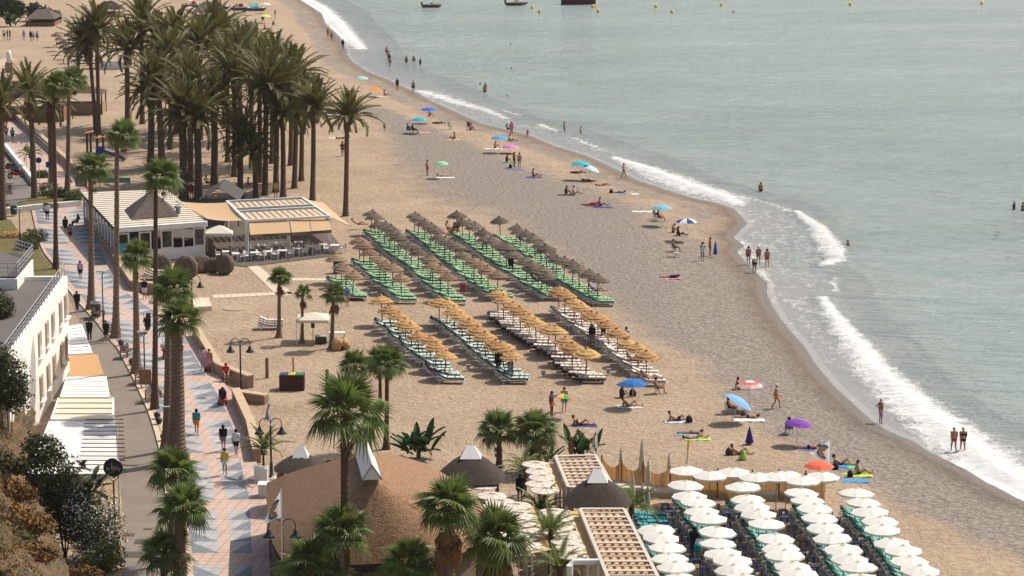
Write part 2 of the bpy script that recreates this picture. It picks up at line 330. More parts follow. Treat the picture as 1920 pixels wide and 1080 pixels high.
ROADM = paving('road_paving', C(146,132,118,k=.72), C(152,138,124,k=.72), .25, .25, C(128,116,106,k=.72)); CREAM = mat('cream_kerb', C(214,196,168,k=.75), .8, .12, 2); EARTH = mat('verge_paving', C(186,164,136,k=.72), .9, .15, 1.5)
YN, YF = 118, 415
prom = ob('promenade', strip(PL, PR, YN, YF, .14, 2, .14).mesh('promenade', PINK), label='pink promenade paving with grey triangle pattern', kind='structure')
ob('road', strip(RL, KR, YN, G(0, 527).y, .012).mesh('road', ROADM), label='brown block paved road beside the promenade', kind='structure')
ob('kerb', strip(lambda y: KR(y) + .004, lambda y: KR(y) + .34, YN, G(0, 527).y, .12, 2, .11).mesh('kerb', CREAM), label='cream kerb line between road and palms', kind='structure')
ob('verge', strip(lambda y: KR(y) + .345, lambda y: PL(y) - .005, YN, G(0, 565).y, .125, 2, .11).mesh('verge', EARTH), label='tan paved verge with the palms', kind='structure')
# paving triangles, two columns with a pink lane between; every fifth course stays pink
y = YN + 1.; i = 0
fieldm = {}
while y < G(0, 395).y:
    per = 2.25
    if i % 5 != 4:
        for sgn in (-1, 1):
            def ed(yy):
                l, r = PL(yy) + .35, PR(yy) - 1.0
                m = (l + r) / 2 + .2
                return (l, m - .32) if sgn < 0 else (m + .32, r)
            a0, b0 = ed(y); a1, b1 = ed(y + per)
            if b0 - a0 > .6 and b1 - a1 > .6:
                q = MB().poly([(a0, y, .144), (b0, y, .144), (b1, y + per, .144), (a1, y + per, .144)])
                ob('paving_panel', q.mesh('paving_panel', LGREY), prom)
                tri = [(a0, y, .148), (b0, y, .148), (a1, y + per * .95, .148)] if sgn < 0 else [(a0, y, .148), (b0, y, .148), (b1, y + per * .95, .148)]
                ob('paving_triangle', MB().poly(tri).mesh('paving_triangle', BGREY), prom)
    y += per; i += 1
# beach wall along the promenade
WALLM = mat('render_wall', C(176, 148, 122, k=.72), .9, .15, 1, .2, 6); COPE = mat('wall_coping', C(206, 180, 150, k=.75), .85, .1, 1)
def wall(pts, h, w, label, nm='beach_wall', m=WALLM, c=COPE, z0=0.):
    e = ob(nm, None, loc=(0, 0, 0), label=label, cat='wall'); a = MB(); b = MB()
    for p, q in zip(pts[:-1], pts[1:]):
        p, q = Vector(p), Vector(q); a.bar((p.x, p.y, z0 + h / 2), (q.x, q.y, z0 + h / 2), w, h); b.bar((p.x, p.y, z0 + h + .05), (q.x, q.y, z0 + h + .05), w + .1, .1)
    ob('body', a.mesh('body', m), e); ob('coping', b.mesh('coping', c), e); return e
def W(*p): return [G(x, y).to_2d().to_3d() for x, y in p]
wall(W((30,226),(90,279),(150,334),(160,352)), .9, .4, 'low beach wall beside the playground and far promenade')
wall(W((214,492),(250,546),(296,552)), .85, .45, 'low beach wall between promenade and stacked white loungers')
wall(W((366,632),(410,704),(470,728)), .85, .45, 'low beach wall with a person in pink sitting on it')
wall(W((442,752),(470,813),(482,868)), .85, .5, 'low beach wall below the double lamp with white base')
wall(W((446,750),(500,758)), .6, .5, 'short wall return at the beach ramp by the lamp')
# wooden paths on the sand
PLANK = mat('path_boards', C(226, 208, 184, k=.75), .85, .1, 2)
for lab, pts in (('pale boardwalk running from the beach restaurant terrace', [(462,498),(484,498),(552,552),(522,556)]), ('pale boardwalk crossing toward the lamp posts', [(398,553),(400,559),(552,551),(548,546)]), ('pale boardwalk leading to the green loungers', [(545,521),(549,526),(628,526),(628,522)])):
    w = [G(x, y, .03) for x, y in pts]; e = ob('boardwalk', None, loc=w[0], label=lab, cat='path'); n = max(4, int(max((w[1] - w[2]).length, (w[0] - w[3]).length) / .5))
    for i in range(n):
        A, B = w[0].lerp(w[3], i / n), w[1].lerp(w[2], i / n); A2, B2 = w[0].lerp(w[3], (i + .94) / n), w[1].lerp(w[2], (i + .94) / n)
        ob('plank', MB().slab([p - w[0] for p in (A, B, B2, A2)], .04).mesh('plank', PLANK), e)
# car park and lawns at the far left
ASPH = mat('asphalt', C(150, 140, 132, k=.6), .9, .12, .8); LAWN = mat('dry_lawn', C(128, 118, 66, k=.55), .95, .3, 1.2, .4, 9)
def patch(name, pts, z, m, lab): return ob(name, MB().poly([G(x, y, z) for x, y in pts]).mesh(name, m), label=lab, kind='structure')
patch('car_park', [(-120,290),(6,290),(62,350),(70,368),(30,382),(-120,392)], .15, ASPH, 'grey car park with white bay lines')
patch('lawn', [(6,268),(20,282),(75,345),(58,330),(-10,275)], .155, LAWN, 'dry grass strip along the far promenade')
patch('lawn', [(30,384),(75,364),(150,352),(152,384)], .16, LAWN, 'dry grass bed with shrubs beside the car park')
patch('lawn', [(-40,412),(20,412),(36,436),(64,446),(78,475),(104,506),(126,530),(60,530),(-40,480)], .17, LAWN, 'planted bank behind the white building')
for i in range(6):
    p, q = G(16 + i * 3, 352 + i * 4, .155), G(36 + i * 5, 349 + i * 4, .155)
wallw = mat('white_kerb_wall', (.72, .70, .66), .8, .08, 1)
wall(W((10,282),(66,352)), .7, .3, 'white low wall above the car park bays', 'white_wall', wallw, wallw)
wall(W((10,402),(60,396),(150,388)), .55, .35, 'white low wall behind the park bench and bin', 'white_wall', wallw, wallw)

# ================================================================== PALMS
def trunk_mesh(name, m, n=10, rings=70, rough=.10, flare=1.4, boots=0., taper=.0):
    b = MB(); prof = []
    for i in range(rings + 1):
        t = i / rings; r = 1 - taper * t + (flare - 1) * math.exp(-t * 14) + (rough if i % 2 else -rough * .3)
        if boots and t > .86: r += boots * math.sin((t - .86) / .14 * math.pi * .8)
        prof.append((r, t))
    vs = []
    for j, (r, z) in enumerate(prof):
        cx, cy = .25 * math.sin(z * 3), .15 * math.sin(z * 4 + 1)
        vs += [(cx * z * (1 - z) * 2 + r * math.cos(2 * math.pi * (a + (j % 2) * .5) / n), cy * z * (1 - z) * 2 + r * math.sin(2 * math.pi * (a + (j % 2) * .5) / n), z) for a in range(n)]
    fs = [(i * n + a, i * n + (a + 1) % n, (i + 1) * n + (a + 1) % n, (i + 1) * n + a) for i in range(rings) for a in range(n)] + [tuple(range(rings * n, rings * n + n))]
    return b.add(vs, fs).mesh(name, m)
def feather(L, droop, m, nl=30, ll=.5, w=.05):
    b = MB(); pts = []; ang = 0.; p = Vector((0, 0, 0))
    N = 14
    for i in range(N + 1):
        pts.append(p.copy()); a = -droop * (i / N) ** 1.4
        p = p + Vector((math.cos(a), 0, math.sin(a))) * L / N
    b.tube(pts, [.035 * (1 - .8 * i / N) for i in range(N + 1)], 4)
    for i in range(nl):
        t = .14 + .86 * i / nl; f = t * N; j = min(int(f), N - 1); q = pts[j].lerp(pts[j + 1], f - j); d = (pts[j + 1] - pts[j]).normalized()
        for sg in (-1, 1):
            l = ll * (1.1 - .75 * abs(t - .4) / .6) * rnd.uniform(.8, 1.15); up = Vector((-d.z, 0, d.x))
            tip = q + (d * .62 + Vector((0, sg, 0)) * .62 + up * rnd.uniform(.0, .35)) * l + Vector((0, 0, -.12 * l)); mid = q.lerp(tip, .5) + up * .04
            b.add([q - d * w, q + d * w, mid + d * w, tip, mid - d * w], [(0, 1, 2, 4), (4, 2, 3)])
    return b.mesh('frond', m)
def fan(m, rad=.85, pet=.9, droop=.5, spread=2.1, n=22, split=.55, pm=None):
    b = MB(); b.tube([(0, 0, 0), (pet * .5, 0, .06), (pet, 0, 0)], [.03, .022, .018], 4)
    for i in range(n):
        a0 = -spread + 2 * spread * i / n; a1 = -spread + 2 * spread * (i + 1) / n; am = (a0 + a1) / 2; rr = rad * (1 - .12 * abs(am) / spread) * rnd.uniform(.92, 1.06)
        def P(a, r, z=0): return (pet + r * math.cos(a), r * math.sin(a), -droop * (r / rad) ** 2 * rad * .6 + z)
        up = .05 * rad
        b.add([P(am, .02), P(a0, rr * split), P(am, rr * split, up), P(a1, rr * split), P(am + rnd.uniform(-.05, .05), rr, -droop * .35 * rnd.uniform(.4, 1.6) * rad)], [(0, 1, 2), (0, 2, 3), (1, 4, 2), (2, 4, 3)])
    return b.mesh('frond', m)
FE = [feather(L, d, FROND, 50, .6, .036) for L, d in ((3.7, .75), (3.5, 1.2), (3.4, 1.7), (3.3, .35))]; FED = [feather(2.6, 1.6, DEAD, 20, .4)]
FE2 = [feather(2.3, d, FAN, 24, .45, .035) for d in (.8, 1.4)]
FA = [fan(FAN, .95, .8, d) for d in (.25, .5, .8)]; FAD = [fan(DEAD, .8, .7, d, 1.3, 14) for d in (.6, 1.0)]
TD = [trunk_mesh('trunk', TRUNK, boots=.5, taper=.2), trunk_mesh('trunk', TRUNK, rough=.14, boots=.7, taper=.15)]; TF = [trunk_mesh('trunk', TRUNKF, rough=.09, flare=2., taper=.36), trunk_mesh('trunk', TRUNKR, rough=.06, flare=1.8, taper=.36)]
hb = MB(); hb.lathe([(.05, -.7), (.34, -.45), (.42, -.1), (.3, .25), (.1, .55), (.0, .6)], 10, jit=.12); HEART = {'d': hb.mesh('crown', mat('frond_bases', C(120, 84, 50, k=.55), .95, .4, 6, .6, 12))}
hb = MB(); hb.lathe([(.05, -.4), (.2, -.3), (.24, 0), (.16, .25), (.03, .5)], 8, jit=.15); HEART['f'] = hb.mesh('crown', mat('fan_bases', C(130, 100, 60, k=.6), .95, .4, 6, .5, 12))
def palm(kind, bx, by, cx, cy, r, label, cat='palm', group=None, nf=None, size=1., skirt=0, var=0, name=None):
    B = GP(bx, by); zt = HT(B.y, cy); T = Vector((XAT(cx, B.y, zt), B.y, zt)); h = T.z - B.z
    e = ob(name or ('date_palm' if kind == 'd' else 'fan_palm'), None, loc=B, label=label, cat=cat, group=group)
    d = T - B; sh = Matrix.Identity(4); sh[0][2] = d.x; sh[1][2] = d.y; sh[2][2] = d.z; sh[0][0] = sh[1][1] = r
    ob('trunk', (TD if kind == 'd' else TF)[var % 2], e, M=sh)
    c = ob('crown', HEART['d' if kind == 'd' else 'f'], e, M=TR(d, rnd.uniform(0, 6), s=size * (1 if kind == 'd' else 1)))
    n = nf or (52 if kind == 'd' else 26); ph = rnd.uniform(0, 6)
    for i in range(n):
        t = (i + .5) / n; az = ph + i * 2.39996
        if kind == 'd': el = R(86 - 92 * t ** 1.15 + rnd.uniform(-7, 7)); me = FE[3] if t < .2 else (FE[0] if t < .55 else (FE[1] if t < .85 else FE[2]))
        elif kind == 'p': el = R(78 - 70 * t + rnd.uniform(-8, 8)); me = FE2[i % 2]
        else: el = R(84 - 108 * t + rnd.uniform(-8, 8)); me = FA[0] if t < .35 else (FA[1] if t < .7 else FA[2])
        s = size * rnd.uniform(.86, 1.1) / size
        ob('frond', me, c, M=TR((0, 0, .1 if kind == 'd' else .12), az - 0, ry=-el, rx=rnd.uniform(-.5, .5), s=s))
    for i in range(skirt):
        ob('dead_frond', (FED if kind == 'd' else FAD)[i % (1 if kind == 'd' else 2)], c, M=TR((0, 0, -.15 - .9 * rnd.random() * (kind == 'f')), i * 2.4 + ph, ry=R(rnd.uniform(48, 84) if skirt > 5 else rnd.uniform(76, 90)), s=rnd.uniform(.8, 1.1) if skirt > 5 else .6))
    return e
GROVE = [(648,405,655,224,.25,0),(586,376,592,207,.27,0),(565,339,569,190,.27,0),(552,353,560,215,.28,0),(531,369,531,222,.28,0),(517,360,524,182,.29,0),(497,366,503,170,.29,0),(480,372,475,290,.30,1),
 (450,371,452,262,.32,0),(440,331,441,150,.28,0),(427,304,428,128,.27,0),(510,306,514,132,.28,0),(487,342,489,150,.28,0),(402,346,403,196,.38,1),(372,375,370,232,.38,1),(357,341,357,165,.34,0),(345,374,341,218,.44,1),
 (320,280,320,118,.28,0),(282,316,288,185,.38,1),(304,316,292,160,.38,0),(239,240,240,98,.34,0),(180,250,160,92,.26,0),(185,252,183,62,.26,0),(267,232,268,48,.28,0),(330,250,330,75,.28,0),(375,262,376,92,.28,0),(402,250,402,66,.28,0),(450,282,452,112,.28,0),(545,310,549,150,.27,0),(472,262,473,104,.27,0),(420,240,421,84,.27,0),(300,240,300,84,.27,0)]
for i, (a, b, c, d, r, v) in enumerate(GROVE):
    lab = {0: 'slim date palm standing alone at the seaward edge of the grove', 7: 'short date palm with low crown among the grove trunks', 8: 'short date palm with drooping crown behind the pergola terrace', 14: 'stout date palm with bulging top just behind the dark tent roof', 16: 'stout dark date palm behind the grey thatched pyramid roof', 21: 'leaning date palm beside the playground tower', 22: 'upright date palm touching the leaning one by the playground'}.get(i, 'tall date palm in the dense grove on the sand')
    palm('d', a, b, c, d, r, lab, group=None if i in (0, 7, 8, 14, 16, 21, 22) else 'date palms of the beach grove', size=.95 if i == 0 else 1.02 if i < 5 else .95 if i in (7, 8) else 1.28, skirt=4, var=v)
for a, b, c, d, r, lab in ((65,374,54,176,.3,'date palm with upright fronds beside the car park wall'),(5,415,3,200,.34,'date palm at the car park edge with dry skirt'),(97,345,94,196,.34,'date palm with thick shaggy neck by the no entry signs')):
    palm('d', a, b, c, d, r, lab, size=1.05, skirt=10, nf=36)
SZ = {(646,1190): 1.42, (590,1192): 1.25, (843,1192): 1.15, (928,1165): 1.2, (640,1192): 1.05, (523,633): .62, (566,643): .5, (622,653): .66, (663,746): .8, (713,772): .8, (724,842): .85, (936,876): .95, (105,507): .95, (217,636): .95, (290,770): .95, (256,702): .9}
for a, b, c, d, r, v, sk, lab in ((105,507,107,166,.2,1,3,'very tall fan palm with slender dark trunk rising from the promenade plaza'),(126,372,139,152,.26,0,3,'fan palm with grey trunk standing in the shrub bed'),(217,636,232,262,.24,0,2,'tall leaning fan palm beside the road'),
 (171,582,176,322,.26,0,2,'fan palm with speckled trunk next to a litter bin'),(290,770,305,340,.2,1,2,'tall slender reddish fan palm in front of the thatched pyramid'),(256,702,256,487,.27,0,2,'fan palm between bollards and the parked motorcycle'),
 (312,847,326,548,.26,0,2,'fan palm whose crown overlaps a thicker one'),(331,868,337,608,.52,0,2,'massive thick trunked fan palm in the middle of the verge'),(322,1058,325,893,.22,0,2,'fan palm with green crown behind a stout neighbour'),(335,1118,343,962,.38,0,3,'stout fan palm with rough trunk by the road drain covers'),(306,1112,310,1045,.22,0,2,'low fan palm crown at the road edge'),
 (646,1190,650,788,.27,1,3,'tall dark fan palm standing over the big thatched roof'),(640,1192,640,1008,.25,0,3,'fan palm below the tall one in front of the thatch'),(590,1192,582,1078,.25,0,2,'low broad fan palm at the thatched roof corner'),(843,1192,840,962,.32,0,22,'fan palm with thick brown skirt at the roof edge'),(928,1165,930,1018,.32,0,22,'second brown skirted fan palm beside the round wicker shades'),
 (663,746,665,690,.15,0,3,'small fan palm on sand apart from a close pair'),(713,772,711,684,.14,1,3,'left trunk of the close fan palm pair on the sand'),(724,842,728,688,.17,1,1,'long trunked fan palm of the close pair on the sand'),(936,876,934,815,.2,0,4,'fan palm behind the dark thatched pavilion'),(1005,886,1004,815,.25,0,14,'bushy fan palm with dry skirt beside the white pergola'),
 (523,633,525,524,.17,0,8,'beach fan palm with dry skirt beside folded loungers'),(566,643,569,552,.14,0,8,'thin small crowned fan palm by the white gazebo'),(622,653,628,556,.17,0,9,'beach fan palm rising from a pile of straw sacks'),(256,548,256,487,.2,1,2,'') ,(770,1185,768,1066,.2,0,2,'low fan palm crown under the thatched eave')):
    if lab: palm('f', a, b, c, d, r, lab, size=SZ.get((a, b), 1.), skirt=sk, var=v, nf=30 if sk > 12 else (16 if (a, b) == (566, 643) else 22 if a == 646 else 26))
for a, b, c, d, lab in ((985,930,985,888,'small feathery palm beside the dark pavilion'),(1010,1000,1012,962,'small feathery palm growing through the wicker shades'),(1030,1085,1034,1000,'feathery palm between the tan cloth strips'),(1050,1130,1050,1070,'feathery palm at the white pergola gate'),(494,900,494,845,'slim potted palm at the promenade wall'),(1182,990,1184,955,'small palm between pavilion and teal loungers'),(58,322,56,292,'low palm by the round blue road sign')):
    palm('p', a, b, c, d, .09, lab, nf=20, size=.8, name='feather_palm', var=1)
def bananas(px, py, n, h, lab):
    B = GP(px, py); e = ob('banana_plant', None, loc=B, label=lab, cat='plant'); L = MB(); N = 8
    for i in range(N + 1):
        t = i / N; w = .15 * math.sin(math.pi * min(1, t * .93 + .05)) ** .7; L.v += [(t, -w, -.25 * t * t + .06), (t, 0, -.25 * t * t), (t, w, -.25 * t * t + .06)]
    for i in range(N): o = 3 * i; L.f += [(o, o + 1, o + 4, o + 3), (o + 1, o + 2, o + 5, o + 4)]; L.m += [0, 0]
    me = L.mesh('leaf', BANANA); s = MB().tube([(0, 0, 0), (0, 0, h * .45)], [.16, .1], 7); ob('stem', s.mesh('stem', TRUNKF), e)
    for i in range(n * 2): ob('leaf', me, e, M=TR((rnd.uniform(-.9, .9), rnd.uniform(-.4, .4), h * rnd.uniform(.05, .4)), i * 2.4, ry=-R(rnd.uniform(22, 84)), s=h * rnd.uniform(.5, .8)))
bananas(785,858,16,2.2,'broad leaved banana plant behind the thatched roof ridge'); bananas(1092,858,14,2.,'broad leaved banana plant at the far end of the pergola'); bananas(1012,880,8,1.6,'low banana plant under the skirted palm'); bananas(20,50,14,3.,'banana clump by the far beach huts')
# shrubs: leaf clumps through a volume
def leaves(n, blobs, ls, m, m2=None, f2=0.):
    b = MB(); tot = sum(bl[1][0] * bl[1][1] for bl in blobs)
    for (c, r) in blobs:
        for _ in range(int(n * r[0] * r[1] / tot)):
            d = Vector((rnd.gauss(0, 1), rnd.gauss(0, 1), rnd.gauss(0, 1))).normalized(); q = rnd.uniform(.55, 1.05) * (1 + .18 * math.sin(d.x * 7 + c[0]) * math.cos(d.z * 6 + d.y * 5))
            p = Vector(c) + Vector((d.x * r[0], d.y * r[1], d.z * r[2])) * q
            if p.z < .02: continue
            nn = (d + Vector((rnd.gauss(0, .6), rnd.gauss(0, .6), rnd.gauss(0, .6)))).normalized(); a = nn.orthogonal().normalized(); a.rotate(Matrix.Rotation(rnd.uniform(0, 6.3), 3, nn)); t = nn.cross(a); s = ls * rnd.uniform(.6, 1.3)
            b.cur = 1 if rnd.random() < f2 else 0
            b.add([p - a * s, p + t * s * .45, p + a * s, p - t * s * .45], [(0, 1, 2, 3)])
    return b.mesh('foliage', [m] + ([m2] if m2 else []))
FLW = mat('white_flowers', (.82, .78, .7), .8, .08, 5); DRYG = mat('dry_grass', C(168, 116, 66, k=.6), .95, .35, 2); OLIVE = mat('olive_scrub', C(96, 92, 46, k=.6), .8, .4, 2)
def shrub(px, py, blobs, n, ls, lab, m=LEAF, m2=None, f2=0., z=0., name='shrub'):
    B = G(px, py, z); e = ob(name, None, loc=B, label=lab, cat='shrub'); ob('foliage', leaves(n, blobs, ls, m, m2, f2), e)
    s = MB(); [s.tube([(0, 0, -.3), (c[0] * .6, c[1] * .6, max(.2, c[2] * .8))], [.06, .03], 5) for c, r in blobs]; ob('stem', s.mesh('stem', DWOOD), e)

# ================================================================== CLIFF AND SHRUBS, LOWER LEFT
k = NT('cliff_rock'); g = k.n.new('ShaderNodeNewGeometry'); sp = k.n.new('ShaderNodeSeparateXYZ'); k.l.new(g.outputs['Normal'], sp.inputs[0])
rock = k.ramp(k.noise(.9, 8, (1, 1, .5), .75), (.3, (.07, .05, .04)), (.5, (.24, .18, .13)), (.7, (.40, .31, .22))); veg = k.ramp(k.noise(.55, 6, rough=.7), (.32, (.06, .07, .02)), (.5, (.19, .12, .05)), (.68, (.36, .20, .09)))
f = k.mr(k.math('ADD', sp.outputs[2], k.math('MULTIPLY', k.math('SUBTRACT', k.noise(.8, 5), .5), .9)), .42, .62)
k.l.new(k.mix(f, rock, veg), k.b.inputs['Base Color']); k.b.inputs['Roughness'].default_value = .95; k.l.new(k.bump(k.noise(2.4, 8, rough=.8), 1., .35), k.b.inputs['Normal'])
from mathutils import noise as MN
def cliff(basepts, hs, label, back=14, up=5, seed=1):
    P = [G(x, y) for x, y in basepts]; b = MB(); nu, nv = 120, 90
    ts = np.linspace(0, len(P) - 1, nu)
    for ti in ts:
        i = min(int(ti), len(P) - 2); p = P[i].lerp(P[i + 1], ti - i); h = hs[i] * (1 - ti + i) + hs[i + 1] * (ti - i)
        for j in range(nv):
            v = j / (nv - 1)
            if v < .5: s_ = v / .5; x = -1.7 * s_ - .8 * s_ * s_; z = h * s_ ** .9
            else: s_ = (v - .5) / .5; x = -2.5 - back * s_ ** 1.4; z = h + up * s_ ** .9
            q = Vector((p.x + x, p.y, z)); w_ = min(1, v * 8); d = MN.fractal(q * .55 + Vector((seed, 0, 0)), .9, 2.1, 6) * .75 * w_; d2 = MN.ridged_multi_fractal(q * .8 + Vector((0, seed, 0)), .9, 2.2, 5, 1., 2.) * .28 * w_ * (1 if v < .6 else .4)
            b.v.append((q.x + d * .7 + d2, q.y + d * .5, max(-.3, q.z + d * .8 - .2)))
    b.f = [(i * nv + j, i * nv + j + 1, (i + 1) * nv + j + 1, (i + 1) * nv + j) for i in range(nu - 1) for j in range(nv - 1)]; b.m = [0] * len(b.f)
    o = ob('cliff', b.mesh('cliff', k.m), label=label, kind='structure'); g_ = MB(); me = o.data
    for p in me.polygons:
        nz_ = abs(p.normal.z); c_ = p.center
        if nz_ < .35 or c_.z < .8 or p.index % (nv - 1) < nv * .47: continue
        pat = MN.fractal(c_ * .5, 1., 2., 4)
        for _ in range(int(p.area * 95 * (1 if pat > -.15 else .35) + rnd.random())):
            a = rnd.uniform(0, 6.28); l = rnd.uniform(.08, .26); w_ = rnd.uniform(.02, .05); t_ = Vector((rnd.gauss(0, .8), rnd.gauss(0, .8), .8)).normalized() * l; sd_ = Vector((math.cos(a), math.sin(a), 0)) * w_; q = c_ + Vector((rnd.uniform(-.4, .4), rnd.uniform(-.5, .5), rnd.uniform(-.12, .05)))
            g_.cur = 1 if pat + rnd.uniform(-.3, .3) > .12 else 0; g_.add([q - sd_, q + sd_, q + t_ + sd_ * .3, q + t_ - sd_ * .3], [(0, 1, 2, 3)])
    ob('dry_grass', g_.mesh('dry_grass', [DRYG, OLIVE]), label='dry brown grass and scrub covering the ' + label.split(' with')[0].split(' beside')[0], cat='grass', kind='stuff'); return o
cliff([(30,752),(60,818),(66,872),(82,945),(108,1032),(130,1115),(155,1300)], [6.2, 5.2, 3.9, 3.0, 3.6, 4.4, 5.], 'rocky cliff slope with dry brown grass', seed=4)
shrub(20,895, [((-.1, 0, 6.2), (1.5, 1.3, 1.9)), ((.45, -.2, 5.3), (1.0, 1.1, 1.2)), ((-1., 0, 7.2), (1.4, 1.3, 1.3))], 6200, .12, 'dense round dark green bush over the rock outcrop', LEAF, OLIVE, .4)
shrub(6,775, [((-.1, 0, 7.3), (1.15, 1.1, 1.2))], 2800, .1, 'round olive bush at the corner of the grey roof terrace', OLIVE, LEAF, .4)
shrub(122,1045, [((-.7, 0, 4.6), (1.6, 1.4, 1.7)), ((.2, 0, 3.4), (1.6, 1.2, 1.4)), ((-1.2, .5, 6.), (1.1, 1., 1.)), ((.6, 0, 2.), (1.4, 1.1, 1.3))], 8000, .12, 'dark green leafy shrub beside the white canopy', LEAF, OLIVE, .2)
shrub(176,1055, [((0, 0, 2.6), (1.6, 1.3, 1.6)), ((.5, 0, 1.6), (1.3, 1.2, 1.3)), ((-.8, .3, 3.1), (1., 1., 1.)), ((.1, 0, .8), (1.4, 1.2, 1.))], 9000, .085, 'oleander bush covered in white flowers by the road', LEAF, FLW, .3, name='oleander')
shrub(205,1072, [((0, 0, .9), (.9, .8, 1.)), ((-.8, -.2, .6), (.7, .7, .7))], 1800, .12, 'bright green shrub below the oleander', FAN, FLW, .04)
shrub(150,1095, [((0, 0, .5), (.9, .7, .6)), ((.8, 0, .4), (.6, .6, .5))], 1300, .1, 'dry yellow shrub in the garden corner', OLIVE, DRYG, .5)
for px, py, s, lab in ((30,935,1.1,'dry grass clump high on the cliff slope'),(60,1000,1.2,'brown grass tussock on the cliff edge'),(25,1040,1.3,'golden scrub on the lower cliff slope'),(20,880,1.1,'olive scrub near the rock outcrop'),(70,1065,1.,'dry scrub low on the cliff face'),(5,980,1.2,'reddish scrub at the back of the cliff slope')):
    shrub(px, py + 150, [((-.3, 0, 4.9), (s, s * .9, s * .6)), ((.5, .4, 4.7), (s * .7, s * .7, s * .45))], 1500, .12, lab, DRYG if 'ol' not in lab[:3] else OLIVE, OLIVE, .35)
e = ob('tree_of_heaven', None, loc=G(160,1052), label='shrubby tree with long feathery leaves against the white canopy', cat='tree'); ob('trunk', MB().tube([(0, 0, 0), (.1, 0, 4.6)], [.09, .05], 6).mesh('trunk', DWOOD), e); cr = ob('crown', MB().lathe([(.02, 0), (.08, .1), (.02, .3)], 6, (.1, 0, 4.5)).mesh('crown', DWOOD), e)
fl = feather(1.3, .9, LEAF, 12, .34, .07)
for i in range(26): ob('leaf_spray', fl, cr, M=TR((rnd.uniform(-.2, .9), 0, rnd.uniform(3.8, 5.4)), i * 2.4, ry=-R(rnd.uniform(-5, 65)), s=rnd.uniform(.8, 1.2)))
for px, py, r, lab in ((92,368,1.1,'clipped round shrub left of the grey palm trunk'),(112,372,.8,'small shrub beside the fan palm bed'),(139,378,.9,'rounded shrub by the corner of the white slatted roof'),(80,335,.7,'leafy shrub beneath the blue square sign'),(52,470,.9,'dark hedge ball behind the flower bed'),(66,455,1.,'long low hedge on the planted bank')):
    shrub(px, py, [((0, 0, r * .6), (r * 1.25, r, r * .75))], 1500, .1, lab, LEAF, FAN, .35)
shrub(66,40, [((0, 0, 1.6), (1.6, 1.2, 1.9)), ((2.2, -1, 1.3), (1.4, 1., 1.5)), ((4., -2, 1.), (1.2, 1., 1.2))], 2600, .3, 'row of dark purple leaved shrubs by the far straw hut', mat('purple_leaf', (.035, .026, .03), .7), LEAF, .2)
shrub(10,30, [((0, 0, 2.), (2.2, 1.4, 2.2)), ((2.5, 0, 1.4), (1.5, 1., 1.6))], 2200, .35, 'tall green thicket by the far banana clump', BANANA, LEAF, .3)
fb = G(14,448); e = ob('flower_bed', None, loc=fb, label='flower bed of yellow and purple blooms on the bank', cat='flowers'); ob('foliage', leaves(700, [((0, 0, .25), (1.7, 1., .35))], .08, LEAF, mat('purple_blooms', C(170,90,150), .8), .45), e); ob('blooms', leaves(500, [((.3, .3, .4), (1.4, .9, .3))], .08, mat('yellow_blooms', C(235,190,60), .8), FLW, .2), e)

# ================================================================== WHITE BUILDING AND ITS CANOPIES (left)
HB = 7.0
e = ob('white_building', None, loc=G(126,705), label='white two storey building with railed roof terrace beside the road', cat='building'); O = e.location.copy()
c0 = G(126,517,HB); c1 = G(26,658,HB); far_d = (c1 - c0); far_d.z = 0; far_d.normalize(); nrm = Vector((-far_d.y, far_d.x, 0)); nrm = nrm if nrm.x > 0 else -nrm
Lf = (c1 - c0).length + 2.5
def bp(s, o, z): return (Vector((c0.x, c0.y, 0)) + far_d * s + nrm * o + Vector((0, 0, z))) - O
b = MB(); b.slab([bp(0, 0, HB - .45), bp(Lf, 0, HB - .45), bp(Lf, -16, HB - .45), bp(0, -16, HB - .45)], HB - .45); wl = ob('wall', b.mesh('wall', DWHITE), e)
ROOFM = mat('roof_felt', C(122, 116, 112, k=.62), .9, .12, .9, .2, 5); ob('roof', MB().slab([bp(.4, -.4, HB - .3), bp(Lf, -.4, HB - .3), bp(Lf, -15.7, HB - .3), bp(.4, -15.7, HB - .3)], .13).mesh('roof', ROOFM), e)
b = MB(); b.slab([bp(0, .02, HB), bp(Lf, .02, HB), bp(Lf, -.36, HB), bp(0, -.36, HB)], .42); b.slab([bp(-.02, -.37, HB - .002), bp(.36, -.37, HB - .002), bp(.36, -16, HB - .002), bp(-.02, -16, HB - .002)], .42); ob('parapet', b.mesh('parapet', DWHITE), e)
rl = ob('railing', MB().bar(bp(0, -.2, HB + .95), bp(Lf, -.2, HB + .95), .06).bar(bp(0, -.2, HB + .65), bp(Lf, -.2, HB + .65), .035).bar(bp(0, -.2, HB + .4), bp(Lf, -.2, HB + .4), .035).mesh('railing', GREY), e)
pm_ = MB().bar((0, 0, 0), (0, 0, .95), .05).mesh('post', GREY)
for i in range(int(Lf / 1.3)): ob('post', pm_, rl, loc=bp(.1 + i * 1.3, -.2, HB))
wf = MB().box((0, 0, 0), (1.3, .1, 1.7)).mesh('window', mat('window_frame_beige', C(206, 184, 160, k=.7), .7)); wg = MB().box((0, .06, 0), (1.1, .04, 1.5)).mesh('pane', mat('window_dim', (.30, .25, .21), .15, .2, 1, spec=.6)); ws = MB().box((0, .12, -.92), (1.5, .3, .1)).mesh('sill', DWHITE)
ang = math.atan2(far_d.y, far_d.x)
